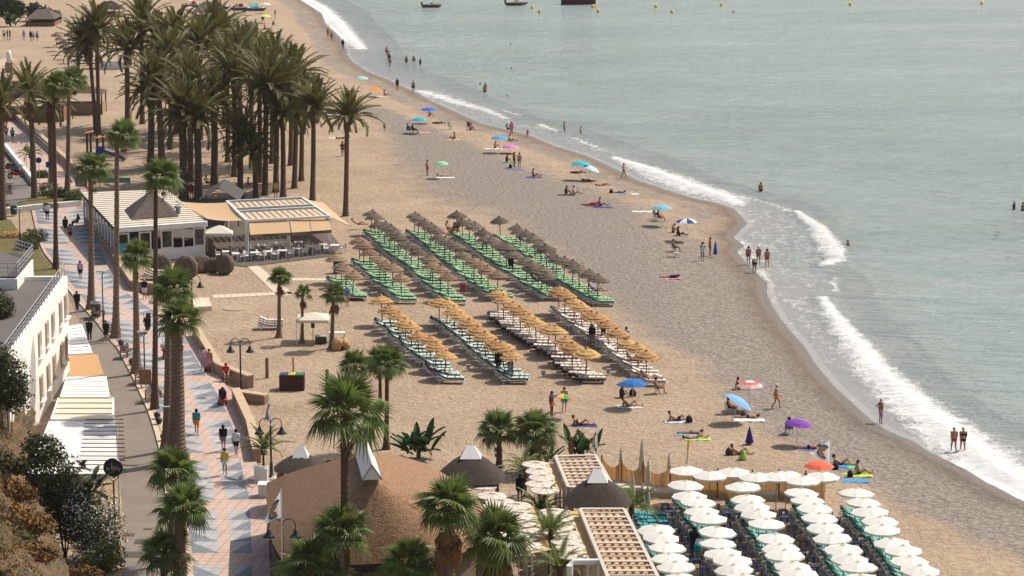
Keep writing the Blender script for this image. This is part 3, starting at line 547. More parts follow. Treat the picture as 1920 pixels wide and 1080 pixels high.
for s in (1.6, 4.4, 8.4, 11.5, 15.):
    for z in (5.1, 2.1):
        w = ob('window', wf, e, M=TR(bp(s, .03, z), ang + (math.pi if False else 0))); 
        sg = 1 if (Matrix.Rotation(ang, 3, 'Z') @ Vector((0, 1, 0))).dot(nrm) > 0 else -1
        ob('pane', wg, w, M=TR((0, 0 if sg > 0 else -.12, 0))); ob('sill', ws, w, M=TR((0, 0 if sg > 0 else -.24, 0)))
# upper terrace block behind
e2 = ob('terrace_block', None, loc=G(40,560), label='grey flat roofed terrace block behind the white building', cat='building'); O2 = e2.location.copy()
q = [G(x, yy, 7.6) - O2 for x, yy in ((62,484),(32,520),(-60,520),(-60,474),(30,474))]
ob('wall', MB().slab([p - Vector((0, 0, .12)) for p in q], 7.4).mesh('wall', DWHITE), e2); qq = [p * .96 + (sum(q, Vector()) / 5) * .04 for p in q]; ob('roof', MB().slab([p + Vector((0, 0, .03)) for p in qq], .1).mesh('roof', ROOFM), e2)
b = MB()
for z in (.4, .7, 1.): [b.bar(q[i] + Vector((0, 0, z)), q[(i + 1) % 5] + Vector((0, 0, z)), .05) for i in (4, 0, 1)]
rl = ob('railing', b.mesh('railing', GREY), e2)
for i in (4, 0, 1):
    for t in np.linspace(0, .9, 6): ob('post', pm_, rl, loc=q[i].lerp(q[(i + 1) % 5], t))
# canopies between building and road
def canopy(name, pts, z, lab, m, slats=0, th=.08, posts=True, sm=None, bars=0):
    P = [G(x, y, z) for x, y in pts]; o = Vector((P[0].x, P[0].y, 0)); e = ob(name, None, loc=o, label=lab, cat='canopy'); L = [p - o for p in P]
    if slats:
        for i in range(slats):
            a, b_ = L[0].lerp(L[3], (i + .12) / slats), L[1].lerp(L[2], (i + .12) / slats); c, d = L[0].lerp(L[3], (i + .88) / slats), L[1].lerp(L[2], (i + .88) / slats)
            ob('slat', MB().slab([a, b_, d, c], th).mesh('slat', sm or m), e)
        ob('cloth', MB().slab([p - Vector((0, 0, .16)) for p in L], .02).mesh('cloth', m), e)
        fr = MB(); [fr.bar(L[i] - Vector((0, 0, .05)), L[(i + 1) % 4] - Vector((0, 0, .05)), .12, .14) for i in range(4)]; ob('frame', fr.mesh('frame', WHITE), e)
    else: ob('cloth', MB().slab(L, th).mesh('cloth', m), e)
    for i in range(bars): a, b_ = L[1].lerp(L[2], (i + .5) / bars), L[1].lerp(L[0], .45) .lerp(L[2].lerp(L[3], .45), (i + .5) / bars); ob('rod', MB().bar(a + Vector((.5, 0, .12)), b_ + Vector((0, 0, .14)), .05).mesh('rod', BLACK), e)
    if posts:
        pme = MB().bar((0, 0, 0), (0, 0, z - th), .1).mesh('post', WHITE)
        for p in L: ob('post', pme, e, loc=(p.x * .98 + L[2].x * .02, p.y * .98 + L[0].y * .02, 0))
    return e
CANV = mat('cream_canvas', C(236, 226, 208, k=.85), .9, .05, .8, sub=.2)
canopy('slatted_canopy', [(128,612),(152,608),(172,662),(130,664)], 3., 'white slatted canopy strip beside the building corner', TAN, 9, sm=WHITE)
canopy('timber_canopy', [(130,666),(182,664),(196,706),(131,707)], 3., 'tan timber panel roof beside the white building', mat('tan_panel', C(206,160,112,k=.75), .8, .08, 3))
canopy('slatted_canopy', [(126,707),(198,706),(204,744),(114,744)], 3., 'white slatted roof next to the tan timber panel', CANV, 8, sm=WHITE)
canopy('plank_canopy', [(110,746),(212,746),(212,786),(96,786)], 2.9, 'cream panelled roof between slats and big canvas', CANV, 4, sm=mat('cream_panel', C(228,214,190,k=.8), .85, .04, 1))
canopy('canvas_canopy', [(92,788),(216,786),(221,888),(52,888)], 2.8, 'large white canvas canopy with dark rods along the road', mat('white_canvas', (.82, .8, .75), .9, .04, .5, sub=.2), bars=13)

# ================================================================== BEACH RESTAURANT
HZ = 3.3
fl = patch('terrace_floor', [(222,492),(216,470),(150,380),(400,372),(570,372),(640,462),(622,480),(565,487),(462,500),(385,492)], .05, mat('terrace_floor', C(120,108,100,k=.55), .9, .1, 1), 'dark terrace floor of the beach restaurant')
e = ob('beach_restaurant', None, loc=G(218,492), label='white glazed beach restaurant with slatted roof and thatched pyramid', cat='building'); O = e.location.copy()
def P(x, y, z): return G(x, y, z) - O
rf = [P(216,428,HZ), P(386,416,HZ), P(312,354,HZ), P(152,360,HZ)]
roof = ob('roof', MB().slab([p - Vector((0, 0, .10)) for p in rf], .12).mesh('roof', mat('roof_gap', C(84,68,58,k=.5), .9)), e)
ns = 19
for i in range(ns):
    t0, t1 = (i + .02) / ns, (i + .68) / ns
    ob('slat', MB().slab([rf[0].lerp(rf[3], t0), rf[1].lerp(rf[2], t0), rf[1].lerp(rf[2], t1), rf[0].lerp(rf[3], t1)], .08).mesh('slat', mat('roof_slat', C(232,218,196,k=.8), .75, .1, 1.2)), roof)
fa = MB(); mid = rf[0].lerp(rf[1], .5) + Vector((0, -.25, .05)); dn = Vector((0, -.08, -.45))
fa.slab([rf[0] + Vector((-.1, -.1, .04)), mid, rf[1] + Vector((.1, -.1, .04)), rf[1] + Vector((.1, .25, .06)), rf[0] + Vector((-.1, .25, .06))], .45); ob('fascia', fa.mesh('fascia', WHITE), e)
F0 = Vector((rf[0].x + .15, rf[0].y + .25, 0)); F1 = Vector((rf[1].x - .15, rf[1].y + .25, 0)); S1 = Vector((rf[3].x + .3, rf[3].y - .2, 0)); zt = HZ - .5
ob('front_wall', MB().bar(F0 + Vector((0, 0, .55)), F1 + Vector((0, 0, .55)), .18, 1.1).mesh('front_wall', DWHITE), e); ob('side_wall', MB().bar(F0 + Vector((-.1, .1, .45)), S1 + Vector((0, 0, .45)), .16, .9).mesh('side_wall', WALLM), e)
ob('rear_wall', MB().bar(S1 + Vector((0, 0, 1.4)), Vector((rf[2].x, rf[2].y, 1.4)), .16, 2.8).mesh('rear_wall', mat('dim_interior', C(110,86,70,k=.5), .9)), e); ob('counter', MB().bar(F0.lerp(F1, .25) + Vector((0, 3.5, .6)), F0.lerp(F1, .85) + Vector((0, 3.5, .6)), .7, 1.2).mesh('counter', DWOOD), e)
L = (F1 - F0).length; wd = L / 8
for i in range(9):
    p = F0.lerp(F1, i / 8); ob('mullion', MB().bar(p + Vector((0, 0, 1.1)), p + Vector((0, 0, zt)), .13).mesh('mullion', WHITE), e)
for i in (0, 2, 4, 7): 
    w = ob('window', MB().bar(F0.lerp(F1, (i + .08) / 8) + Vector((0, .02, (1.1 + zt) / 2)), F0.lerp(F1, (i + .92) / 8) + Vector((0, .02, (1.1 + zt) / 2)), .05, zt - 1.15).mesh('window', GLASS), e)
    ob('frame', MB().bar(F0.lerp(F1, (i + .02) / 8) + Vector((0, -.06, 1.16)), F0.lerp(F1, (i + .98) / 8) + Vector((0, -.06, 1.16)), .06, .1).bar(F0.lerp(F1, (i + .02) / 8) + Vector((0, -.06, zt - .08)), F0.lerp(F1, (i + .98) / 8) + Vector((0, -.06, zt - .08)), .06, .1).mesh('frame', WHITE), w)
for i in range(12):
    p = F0.lerp(S1, i / 11); ob('mullion', MB().bar(p + Vector((-.05, 0, .9)), p + Vector((-.05, 0, zt)), .1).mesh('mullion', WHITE), e)
    if i < 11: q = F0.lerp(S1, (i + 1) / 11); ob('window', MB().bar(p.lerp(q, .08) + Vector((0, 0, 1.85)), p.lerp(q, .92) + Vector((0, 0, 1.85)), .04, 1.75).mesh('window', mat('side_glass', (.16, .17, .17), .1, .2, 1, spec=.6)), e)
ob('poster', MB().bar(F0 + Vector((.15, -.13, 1.5)), F0 + Vector((.95, -.13, 1.5)), .03, .8).mesh('poster', cloth(70,160,190)), e)
py_ = P(285,404,HZ + .05); THG = mat('grey_thatch', C(118, 106, 96, k=.6), .95, .3, 3, 1., 18, stretch=(1, 1, .25))
b = MB(); ap = P(277,366,HZ + 2.0); bs = [P(247,411,HZ + .08), P(336,405,HZ + .08), P(322,386,HZ + .08), P(234,393,HZ + .08)]
apx = (bs[0] + bs[1] + bs[2] + bs[3]) / 4; apx.z = HT((apx + O).y, 357) - O.z
N = 9
for a, c in zip(bs, bs[1:] + bs[:1]):
    o = len(b.v)
    for i in range(N + 1):
        for j in range(N + 1):
            p = a.lerp(c, j / N).lerp(apx, i / N); b.v.append((p.x + rnd.uniform(-.02, .02), p.y + rnd.uniform(-.02, .02), p.z + .03 * math.sin(math.pi * i / N) + rnd.uniform(-.015, .015)))
    for i in range(N):
        for j in range(N): b.f.append((o + i * (N + 1) + j, o + i * (N + 1) + j + 1, o + (i + 1) * (N + 1) + j + 1, o + (i + 1) * (N + 1) + j)); b.m.append(0)
ob('thatched_pyramid', b.mesh('thatched_pyramid', THG), e)
vt = P(334,400,HZ); ob('roof_vent', MB().lathe([(.22, 0), (.22, .5), (.36, .52), (.36, .7), (.1, .8)], 10, vt).mesh('roof_vent', GREY), e)
def sheet(name, c, sag, m, n=10, th=0.):     # cloth stretched between four corners
    b = MB()
    for i in range(n + 1):
        for j in range(n + 1):
            u, v = i / n, j / n; p = c[0].lerp(c[1], u).lerp(c[3].lerp(c[2], u), v); p = p - Vector((0, 0, sag * 4 * (u * (1 - u) + v * (1 - v)) / 2)); b.v.append(tuple(p))
    b.f = [(i * (n + 1) + j, (i + 1) * (n + 1) + j, (i + 1) * (n + 1) + j + 1, i * (n + 1) + j + 1) for i in range(n) for j in range(n)]; b.m = [0] * len(b.f)
    return b.mesh(name, m, True)
def local(name, o, lab, cat): return ob(name, None, loc=o, label=lab, cat=cat)
o = G(390,470); e = local('shade_sail', o, 'tan shade sail hung between roof and white pergola', 'awning'); ob('cloth', sheet('cloth', [G(330,377,3.3) - o, G(432,379,3.3) - o, G(462,412,3.2) - o, G(388,410,3.2) - o], .3, TAN), e); ob('rope', MB().tube([G(330,377,3.32) - o, G(388,410,3.22) - o], .03, 5).mesh('rope', DWOOD), e)
o = G(462,475); e = local('terrace_pergola', o, 'white pergola with cream slats over the restaurant terrace', 'pergola'); c = [G(462,414,3.2) - o, G(618,406,3.2) - o, G(566,371,3.2) - o, G(425,378,3.2) - o]
b = MB(); [b.bar(c[i], c[(i + 1) % 4], .2, .22) for i in range(4)]; b.bar(c[0].lerp(c[3], .48), c[1].lerp(c[2], .48), .22, .18); b.bar(c[0].lerp(c[3], .62), c[1].lerp(c[2], .62), .16, .16); ob('frame', b.mesh('frame', WHITE), e)
for r0, r1 in ((.06, .42), (.68, .95)):
    for i in range(13):
        u0, u1 = (i + .06) / 13, (i + .82) / 13; pt = lambda u, v: c[0].lerp(c[1], u).lerp(c[3].lerp(c[2], u), v) - Vector((0, 0, .02))
        ob('slat', MB().slab([pt(u0, r0), pt(u1, r0), pt(u1, r1), pt(u0, r1)], .04).mesh('slat', mat('cream_slat', C(232,208,178,k=.8), .85, .06, 2, sub=.2)), e)
for u, v in ((0, 0), (.5, 0), (1, 0), (0, 1), (.5, 1), (1, 1)): p = c[0].lerp(c[1], u).lerp(c[3].lerp(c[2], u), v); ob('post', MB().bar((p.x, p.y, 0), (p.x, p.y, 3.1), .3).mesh('post', WHITE), e)
txtcache = {}
def text_mesh(s, size, m, ext=.004):
    cu = bpy.data.curves.new('lettering', 'FONT'); cu.body = s; cu.size = size; cu.extrude = ext; cu.align_x = 'CENTER'; cu.align_y = 'CENTER'
    t = bpy.data.objects.new('lettering_tmp', cu); COL.objects.link(t); dg = bpy.context.evaluated_depsgraph_get(); dg.update(); me = bpy.data.meshes.new_from_object(t.evaluated_get(dg)); bpy.data.objects.remove(t); bpy.data.curves.remove(cu); me.name = 'lettering'; me.materials.clear(); me.materials.append(m); return me
for lab, a, d, tx in (('left tan drop awning with lettering on its valance', (466,414), (541,410), 'CHIRINGUITO'), ('right tan drop awning with lettering on its valance', (543,410), (617,405), 'LAS')):
    t0, t1 = G(*a, 3.15), G(*d, 3.15); o = Vector((t0.x, t0.y, 0)); out = Vector((.38, -2.3, -.9)); e = local('awning', o, lab, 'awning'); A, B = t0 - o, t1 - o
    ob('cloth', sheet('cloth', [A, B, B + out, A + out], .03, TAN), e); va = ob('valance', MB().bar(A + out - Vector((0, 0, .14)), B + out - Vector((0, 0, .14)), .03, .28).mesh('valance', mat('valance', C(150,124,104,k=.7), .9)), e)
    mid = (A + B) / 2 + out; az_ = math.atan2(B.y - A.y, B.x - A.x); ob('lettering', text_mesh(tx, .27, DWOOD), va, M=TR(mid + Vector((-.9 if tx == 'LAS' else 0, -.03, -.14)), az_, rx=R(90))); lb = MB().box((0, 0, 0), (.1, .012, .18)).mesh('letter_stroke', DWOOD)
    if tx == 'LAS': [ob('letter_stroke', lb, va, M=TR(mid + Vector((-.35 + i_ * .19, -.03 + (-.35 + i_ * .19) * math.tan(az_), -.14)), az_)) for i_ in range(8)]; ob('arm', MB().bar(A.lerp(B, .5), A.lerp(B, .5) + out, .05).mesh('arm', GREY), e)
o = G(615,465); e = local('side_awning', o, 'tan awning sloping out to the seaward side of the pergola', 'awning'); ob('cloth', sheet('cloth', [G(567,372,3.2) - o, G(616,405,3.2) - o, G(658,424,2.3) - o, G(606,380,2.5) - o], .05, TAN), e); ob('arm', MB().bar(G(616,405,3.1) - o, G(658,425,2.25) - o, .06).mesh('arm', GREY), e)
for px, py in ((655,478),(661,479)): pass
# tent roof behind, small white gazebo
def gable(px0, px1, py, apy, z, lab, m, depth=3.):
    a, b_ = G(px0, py, z), G(px1, py, z); o = Vector(((a.x + b_.x) / 2, a.y, 0)); w = (b_.x - a.x) / 2; e = local('tent', o, lab, 'tent'); h = HT(a.y, apy) - z
    M_ = MB(); M_.slab([(-w, 0, z), (0, 0, z + h), (0, depth, z + h), (-w, depth, z)], .06); ob('roof', M_.mesh('roof', m), e); ob('roof', MB().slab([(0, 0, z + h + .003), (w, 0, z), (w, depth, z), (0, depth, z + h + .003)], .06).mesh('roof', m), e)
    for x, y in ((-w, .1), (w, .1), (-w, depth), (w, depth)): ob('post', MB().bar((x * .95, y, 0), (x * .95, y, z), .1).mesh('post', DWOOD), e)
gable(372, 448, 376, 352, 2.6, 'dark grey gabled tent roof behind the shade sail', mat('dark_tarp', (.07, .066, .062), .9, .2, 2), 6.)
def gazebo(px, py, pz, hw, lab, z=2.2, h=.55):
    B = G(px, py); e = local('gazebo', B, lab, 'gazebo'); b = MB()
    for a in range(4):
        t0, t1 = math.pi / 4 + a * math.pi / 2, math.pi / 4 + (a + 1) * math.pi / 2; r = hw * 1.414; b.add([(r * math.cos(t0), r * math.sin(t0), z), (r * math.cos(t1), r * math.sin(t1), z), (0, 0, z + h), (r * math.cos(t0), r * math.sin(t0), z - .22), (r * math.cos(t1), r * math.sin(t1), z - .22)], [(0, 1, 2), (3, 4, 1, 0)])
    ob('canopy', b.mesh('canopy', CANV), e); pme = MB().bar((0, 0, 0), (0, 0, z), .05).mesh('leg', WHITE)
    for sx in (-1, 1):
        for sy in (-1, 1): ob('leg', pme, e, loc=(sx * hw * .97, sy * hw * .97, 0))
gazebo(412,478,0,1.3,'small white pop up gazebo beside the glazed restaurant'); gazebo(588,640,0,1.25,'white pop up gazebo among the three small beach palms',1.9,.4)
# thatch drums lying in front
dr = MB(); dr.lathe([(.0, -.42), (.7, -.42), (.92, -.3), (1., 0), (.92, .3), (.7, .42), (0, .42)], 20, jit=.03); DRUM = dr.mesh('stored_thatch', mat('old_thatch', C(128, 110, 94, k=.65), .95, .45, 4, 1., 14))
for i, (px, py, s, rz) in enumerate(((301,496,.98,.3),(349,502,1.1,-.2),(380,495,.85,.6),(399,498,.7,.2),(421,496,.95,-.5))):
    ob('thatch_bundle', DRUM, M=TR(G(px, py, s * .9), rz, rx=R(75), s=s), label=['round thatch canopy stored on edge at the restaurant corner','largest stored thatch canopy lying by the white wall','stored thatch canopy third along the white wall','small stored thatch canopy squeezed between two others','stored thatch canopy beside the wooden post'][i], cat='thatch')
# plastic chairs and tables on the terrace
WPL = mat('white_plastic', (.7, .69, .66), .45, .05, 3); leg = MB().bar((0, 0, 0), (0, 0, .44), .04).mesh('leg', WPL); L4 = lambda x, y: [('leg', leg, TR((a * x, b * y, 0))) for a in (-1, 1) for b in (-1, 1)]
bk = MB(); bk.slab([(-.24, .22, .9), (.24, .22, .9), (.24, .26, .9), (-.24, .26, .9)], .42); CH = [('seat', MB().box((0, 0, .45), (.5, .5, .05)).mesh('seat', WPL)), ('backrest', bk.mesh('backrest', WPL)), ('armrest', MB().bar((-.26, -.2, .65), (-.26, .24, .65), .05).mesh('armrest', WPL)), ('armrest', MB().bar((.26, -.2, .65), (.26, .24, .65), .05).mesh('armrest', WPL))] + L4(.21, .21)
tl = MB().bar((0, 0, 0), (0, 0, .7), .05).mesh('leg', WPL); TB = [('table_top', MB().box((0, 0, .72), (.8, .8, .04)).mesh('table_top', WPL))] + [('leg', tl, TR((a * .33, b * .33, 0))) for a in (-1, 1) for b in (-1, 1)]
for px, py in ((478,488),(502,486),(530,484),(556,480),(580,476),(606,472),(628,474),(490,474),(520,470),(560,468),(440,490),(425,486)):
    B = G(px, py, .05); place(TB, 'terrace_table', TR(B, rnd.uniform(-.2, .2)), 'white plastic table set out under the restaurant pergola', 'table', 'white terrace tables')
    for dx, dy, r in ((-.75, -.1, R(90)), (.75, .1, R(-90))): place(CH, 'terrace_chair', TR(B + Vector((dx, dy, 0)), r + rnd.uniform(-.4, .4)), 'white plastic armchair at a restaurant terrace table', 'chair', 'white terrace chairs')

# ================================================================== THATCHED RESTAURANT (bottom)
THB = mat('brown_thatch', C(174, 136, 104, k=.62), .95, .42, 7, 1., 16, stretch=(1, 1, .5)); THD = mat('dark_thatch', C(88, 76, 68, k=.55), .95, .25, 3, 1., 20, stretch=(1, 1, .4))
ZE, ZR = 3.2, 7.1
o = G(700,1010); e = local('thatched_restaurant', o, 'large restaurant under a brown thatched roof with white skylight', 'building')
ev = [G(x, y, ZE) - o for x, y in ((500,905),(500,945),(500,988),(512,1022),(530,1052),(590,1060),(660,1059),(740,1056),(828,1051),(880,1032),(912,1000),(916,962),(890,930),(850,905),(800,890),(740,880),(660,880),(580,888))]
r0, r1 = G(697,897,ZR) - o, G(682,846,ZR) - o
def ridge(i):
    t = [1, .85, .1, 0, 0, 0, 0, 0, 0, 0, .1, .4, .7, 1, 1, 1, 1, 1][i]; return r0.lerp(r1, t)
b = MB(); N = 14; n = len(ev)
for seg in ([0, 1, 2, 3], [3, 4, 5, 6, 7, 8, 9], [9, 10, 11, 12, 13, 14, 15, 16, 17, 0]):
    o_ = len(b.v)
    for i in seg:
        for j in range(N + 1):
            t = j / N; p = ev[i].lerp(ridge(i), t); bul = (.45 if 10 <= i <= 14 else .12) * math.sin(math.pi * t ** .8); b.v.append((p.x + (.5 * bul if 10 <= i <= 13 else 0), p.y, p.z + bul + rnd.uniform(-.03, .03)))
    for i in range(len(seg) - 1):
        for j in range(N): b.f.append((o_ + i * (N + 1) + j, o_ + (i + 1) * (N + 1) + j, o_ + (i + 1) * (N + 1) + j + 1, o_ + i * (N + 1) + j + 1)); b.m.append(0)
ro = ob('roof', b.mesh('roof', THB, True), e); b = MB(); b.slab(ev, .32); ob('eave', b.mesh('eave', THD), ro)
cen = sum(ev, Vector()) / n; wl_ = [cen + (p - cen) * .9 for p in ev]; ob('wall', MB().slab([Vector((p.x, p.y, ZE - .33)) for p in wl_], ZE - .33).mesh('wall', mat('clay_wall', C(140,116,96,k=.6), .9, .12, 1)), e)
a0, a1 = wl_[6], wl_[8]
for t0, t1 in ((.1, .35), (.5, .75)): p, q = a0.lerp(a1, t0), a0.lerp(a1, t1); ob('window', MB().bar((p.x, p.y - .1, 1.8), (q.x, q.y - .1, 1.8), .1, 1.5).mesh('window', GLASS), e)
ax_ = (r1 - r0).normalized(); sdv = Vector((ax_.y, -ax_.x, 0)).normalized(); b = MB(); A, Bq = r0 - ax_ * .3, r1 + ax_ * .5
b.add([A - sdv * .5, A + sdv * .5, A + Vector((0, 0, .75)), Bq - sdv * .5, Bq + sdv * .5, Bq + Vector((0, 0, .75))] , [(0, 1, 2), (5, 4, 3), (0, 2, 5, 3), (1, 4, 5, 2)]); sk = ob('skylight', b.mesh('skylight', mat('white_glazing', (.74, .74, .72), .3, .05, 2, spec=.5)), ro)
b = MB(); [b.bar(A + sdv * .52 * s_, A + Vector((0, 0, .77)), .07) for s_ in (-1, 1)]; b.bar(A + Vector((0, 0, .78)), Bq + Vector((0, 0, .78)), .07); ob('frame', b.mesh('frame', GREY), sk)
for px, py in ((622,893),(630,904)):
    p = G(px, py + 8, 4.7) - o; ob('roof_vent', MB().lathe([(.24, -.6), (.24, .45), (.38, .5), (.2, .78), (.16, .85), (.34, .9), (.05, 1.2), (0, 1.2)], 12, p).mesh('roof_vent', STEEL, True), ro)
def pavilion(px, py_e, hw, apy, lab, posts=True):
    B0 = G(px, py_e, 2.6); o = Vector((B0.x, B0.y + hw * .6, 0)); e = local('thatched_pavilion', o, lab, 'pavilion'); za = HT(o.y, apy); b = MB(); n = 28; pr = []
    for i in range(11): t = i / 10; pr.append((hw * (1 - t * .8), 2.6 + (za - .5 - 2.6) * (.62 * t + .38 * math.sin(t * math.pi / 2))))
    sq = lambda a: 1 / max(abs(math.cos(a)), abs(math.sin(a))) ** .45
    vs = [(r * math.cos(2 * math.pi * k_ / n) * sq(2 * math.pi * k_ / n), r * math.sin(2 * math.pi * k_ / n) * sq(2 * math.pi * k_ / n), z + rnd.uniform(-.03, .03)) for r, z in pr for k_ in range(n)]
    b.add(vs, [(i * n + k_, i * n + (k_ + 1) % n, (i + 1) * n + (k_ + 1) % n, (i + 1) * n + k_) for i in range(10) for k_ in range(n)]); b.add([v for v in vs[:n]], [tuple(range(n))[::-1]])
    ob('roof', b.mesh('roof', THD, True), e); c = MB(); rr = hw * .3; c.add([(-rr, -rr, za - .58), (rr, -rr, za - .58), (rr, rr, za - .58), (-rr, rr, za - .58), (-rr * .35, 0, za + .1), (rr * .35, 0, za + .1)], [(0, 1, 5, 4), (1, 2, 5), (2, 3, 4, 5), (3, 0, 4)]); ob('cap', c.mesh('cap', WHITE), e)
    for x in (-1, 1):
        for y in (-1, 1): ob('post', MB().bar((x * hw * .75, y * hw * .75, 0), (x * hw * .75, y * hw * .75, 2.6), .2).mesh('post', WOOD), e)
    ob('counter', MB().box((0, 0, .5), (hw * 1.2, hw * 1.2, 1.)).mesh('counter', WOOD), e)
pavilion(882,904,2.05,838,'dark thatched pavilion with white cap behind the big brown roof'); pavilion(1121,948,1.95,882,'dark thatched pavilion with white cap between two white pergolas'); pavilion(562,884,1.6,838,'small dark thatched pavilion half hidden behind the brown roof')
# white slatted pergolas with beams
def pergola(c, lab, n, z=2.8):
    c = [G(x, y, z) for x, y in c]; o = Vector((c[0].x, c[0].y, 0)); c = [p - o for p in c]; e = local('slatted_pergola', o, lab, 'pergola'); BEAM = mat('whitewashed_beam', C(208, 196, 182, k=.8), .85, .1, 2)
    for a, b_ in ((0, 3), (1, 2)): ob('side_beam', MB().bar(c[a], c[b_], .2, .24).mesh('side_beam', BEAM), e)
    for i in range(n + 1): ob('beam', MB().bar(c[0].lerp(c[3], i / n) + Vector((0, 0, .1)), c[1].lerp(c[2], i / n) + Vector((0, 0, .1)), .3 if i % 2 == 0 else .14, .045).mesh('beam', BEAM), e)
    ob('cloth', sheet('cloth', [p - Vector((0, 0, .06)) for p in c], .03, TAN), e)
    for i in range(6): ob('rafter', MB().bar(c[0].lerp(c[1], (i + .5) / 6) - Vector((0, 0, .0)), c[3].lerp(c[2], (i + .5) / 6) - Vector((0, 0, .0)), .07, .06).mesh('rafter', mat('tan_rafter', C(196,150,104,k=.75), .85)), e)
    for i in range(4):
        for a, b_ in ((0, 3), (1, 2)): p = c[a].lerp(c[b_], .02 + i * .32); ob('post', MB().bar((p.x, p.y, 0), (p.x, p.y, z - .1), .18).mesh('post', BEAM), e)
pergola([(1066,916),(1150,916),(1116,856),(1042,858)], 'white slatted pergola running seaward beyond the dark pavilion', 10); pergola([(1150,1110),(1246,1110),(1170,957),(1088,957)], 'long white slatted pergola coming from the dark pavilion to the gate', 18)
def strip_cloth(pts, z, lab): c = [G(x, y, z) for x, y in pts]; o = Vector((c[0].x, c[0].y, 0)); e = local('cloth_strip', o, lab, 'cloth'); ob('cloth', sheet('cloth', [p - o for p in c], .08, mat('straw_cloth', C(232,196,140,k=.82), .9, .06, 1.5, sub=.2)), e); [ob('post', MB().bar((p.x - o.x, p.y - o.y, 0), (p.x - o.x, p.y - o.y, z), .12).mesh('post', WHITE), e) for p in c]
strip_cloth([(1024,869),(1041,868),(1060,916),(1044,917)], 2.5, 'narrow straw coloured cloth beside the seaward pergola'); strip_cloth([(1066,957),(1084,957),(1122,1047),(1102,1047)], 2.5, 'narrow straw coloured cloth beside the long pergola'); strip_cloth([(974,950),(1000,950),(1033,1030),(998,1036)], 2.4, 'broad straw coloured cloth between the round wicker shades')
o = G(1090,1120); e = local('pergola_gate', o, 'white rounded gate frame at the end of the long pergola', 'gate'); b = MB(); b.tube([G(1068,1150) - o, G(1068,1060,2.7) - o, G(1074,1054,2.75) - o, G(1128,1053,2.75) - o, G(1137,1060,2.7) - o, G(1140,1150) - o], .17, 8); ob('frame', b.mesh('frame', WHITE), e); ob('panel', MB().box((0.6, .3, 1.), (1., .06, 1.8)).mesh('panel', CANV), e)
# round wicker shades
WK = mat('white_wicker', C(226, 214, 198, k=.8), .9, .2, 5, .3, 20); w = MB(); n = 22
w.lathe([(.86, .0), (.84, .05), (.3, .14), (.14, .15), (.14, .12), (.3, .1), (.84, .01)], n, jit=.012); WKM = w.mesh('shade_disc', WK); WKR = MB(); [WKR.bar((.14 * math.cos(a), .14 * math.sin(a), .16), (.86 * math.cos(a), .86 * math.sin(a), .045), .03) for a in [i * math.pi / 4 for i in range(8)]]; WKR = WKR.mesh('ribs', mat('wicker_rib', C(190,174,154,k=.75), .9)); WKP = MB().tube([(0, 0, -2.3), (0, 0, .14)], .035, 6).mesh('pole', WHITE)
kit = [('shade_disc', WKM, None, [('ribs', WKR)]), ('pole', WKP)]
for i, (px, py) in enumerate([(922,931),(938,943),(918,955),(945,955),(968,950),(925,968),(950,970),(975,966),(930,982),(955,985),(980,980),(958,1000),(985,995),(980,1010),(988,1025),(972,1022),(1005,872),(1012,884),(1018,896),(1012,908),(1022,920),(1038,962),(1050,972),(1055,985),(1046,998),(1062,1003),(1062,1016),(1070,1028),(1075,1042),(905,912)]):
    lab = ('round white wicker shade packed beside the brown thatch edge' if i < 16 else 'round white wicker shade behind the straw cloth near the seaward pergola' if i < 21 else 'round white wicker shade along the long pergola' if i < 29 else 'pointed white wicker shade next to the dark pavilion')
    place(kit, 'wicker_shade', TR(G(px, py, 2.4), rnd.uniform(0, 6), rx=rnd.uniform(-.04, .04)), lab, 'shade', None if i == 29 else lab[20:] + ' group')

# ================================================================== UMBRELLAS AND LOUNGERS
def thatch_canopy(m, r, h, z, fr=.0):
    b = MB()
    for (ra, za, rb, zb) in ((.05, 1.0, .42, .66), (.36, .72, .74, .36), (.66, .42, 1.0, .0)):
        b.lathe([(ra * r, z + za * h), ((ra + rb) / 2 * r, z + (za + zb) / 2 * h - .02), (rb * r, z + zb * h)], 22, jit=.03)
    b.lathe([(r, z), (r * .9, z - .04), (.05, z + h * .82)], 22, jit=.02); b.lathe([(.0, z + h + .12), (.09, z + h + .02), (.12, z + h * .9)], 8)
    return b.mesh('canopy', m)
def fringe(m, r, z):
    b = MB()
    for i in range(110): a = rnd.uniform(0, 6.283); w = rnd.uniform(.02, .05); l = rnd.uniform(.06, .2); q = r * rnd.uniform(.93, 1.03); b.add([(q * math.cos(a - w), q * math.sin(a - w), z + .04), (q * math.cos(a + w), q * math.sin(a + w), z + .04), (q * 1.03 * math.cos(a), q * 1.03 * math.sin(a), z - l)], [(0, 1, 2)])
    return b.mesh('fringe', m)
STG = mat('dark_straw', C(134, 118, 102, k=.68), .95, .3, 4, 1., 30, rand=.22, stretch=(1, 1, .3)); STB = mat('brown_straw', C(166, 136, 110, k=.68), .95, .28, 4, 1., 30, rand=.15, stretch=(1, 1, .3)); STO = mat('golden_straw', C(214, 166, 110, k=.74), .95, .25, 4, 1., 30, rand=.15, stretch=(1, 1, .3))
def ukit(m, pm, r=.92, h=.55, z=1.85): return [('canopy', thatch_canopy(m, r, h, z), None, [('fringe', fringe(m, r, z), None, 'stuff')]), ('pole', MB().tube([(0, 0, 0), (0, 0, z + h)], .04, 6).mesh('pole', pm))]
GPOLE = mat('green_pole', C(60,84,62,k=.6), .6); RPOLE = mat('red_pole', C(120,52,48,k=.6), .6)
UK = {'g': ukit(STG, GPOLE), 'b': ukit(STB, GPOLE), 'o': ukit(STO, RPOLE, .95, .52, 1.75)}
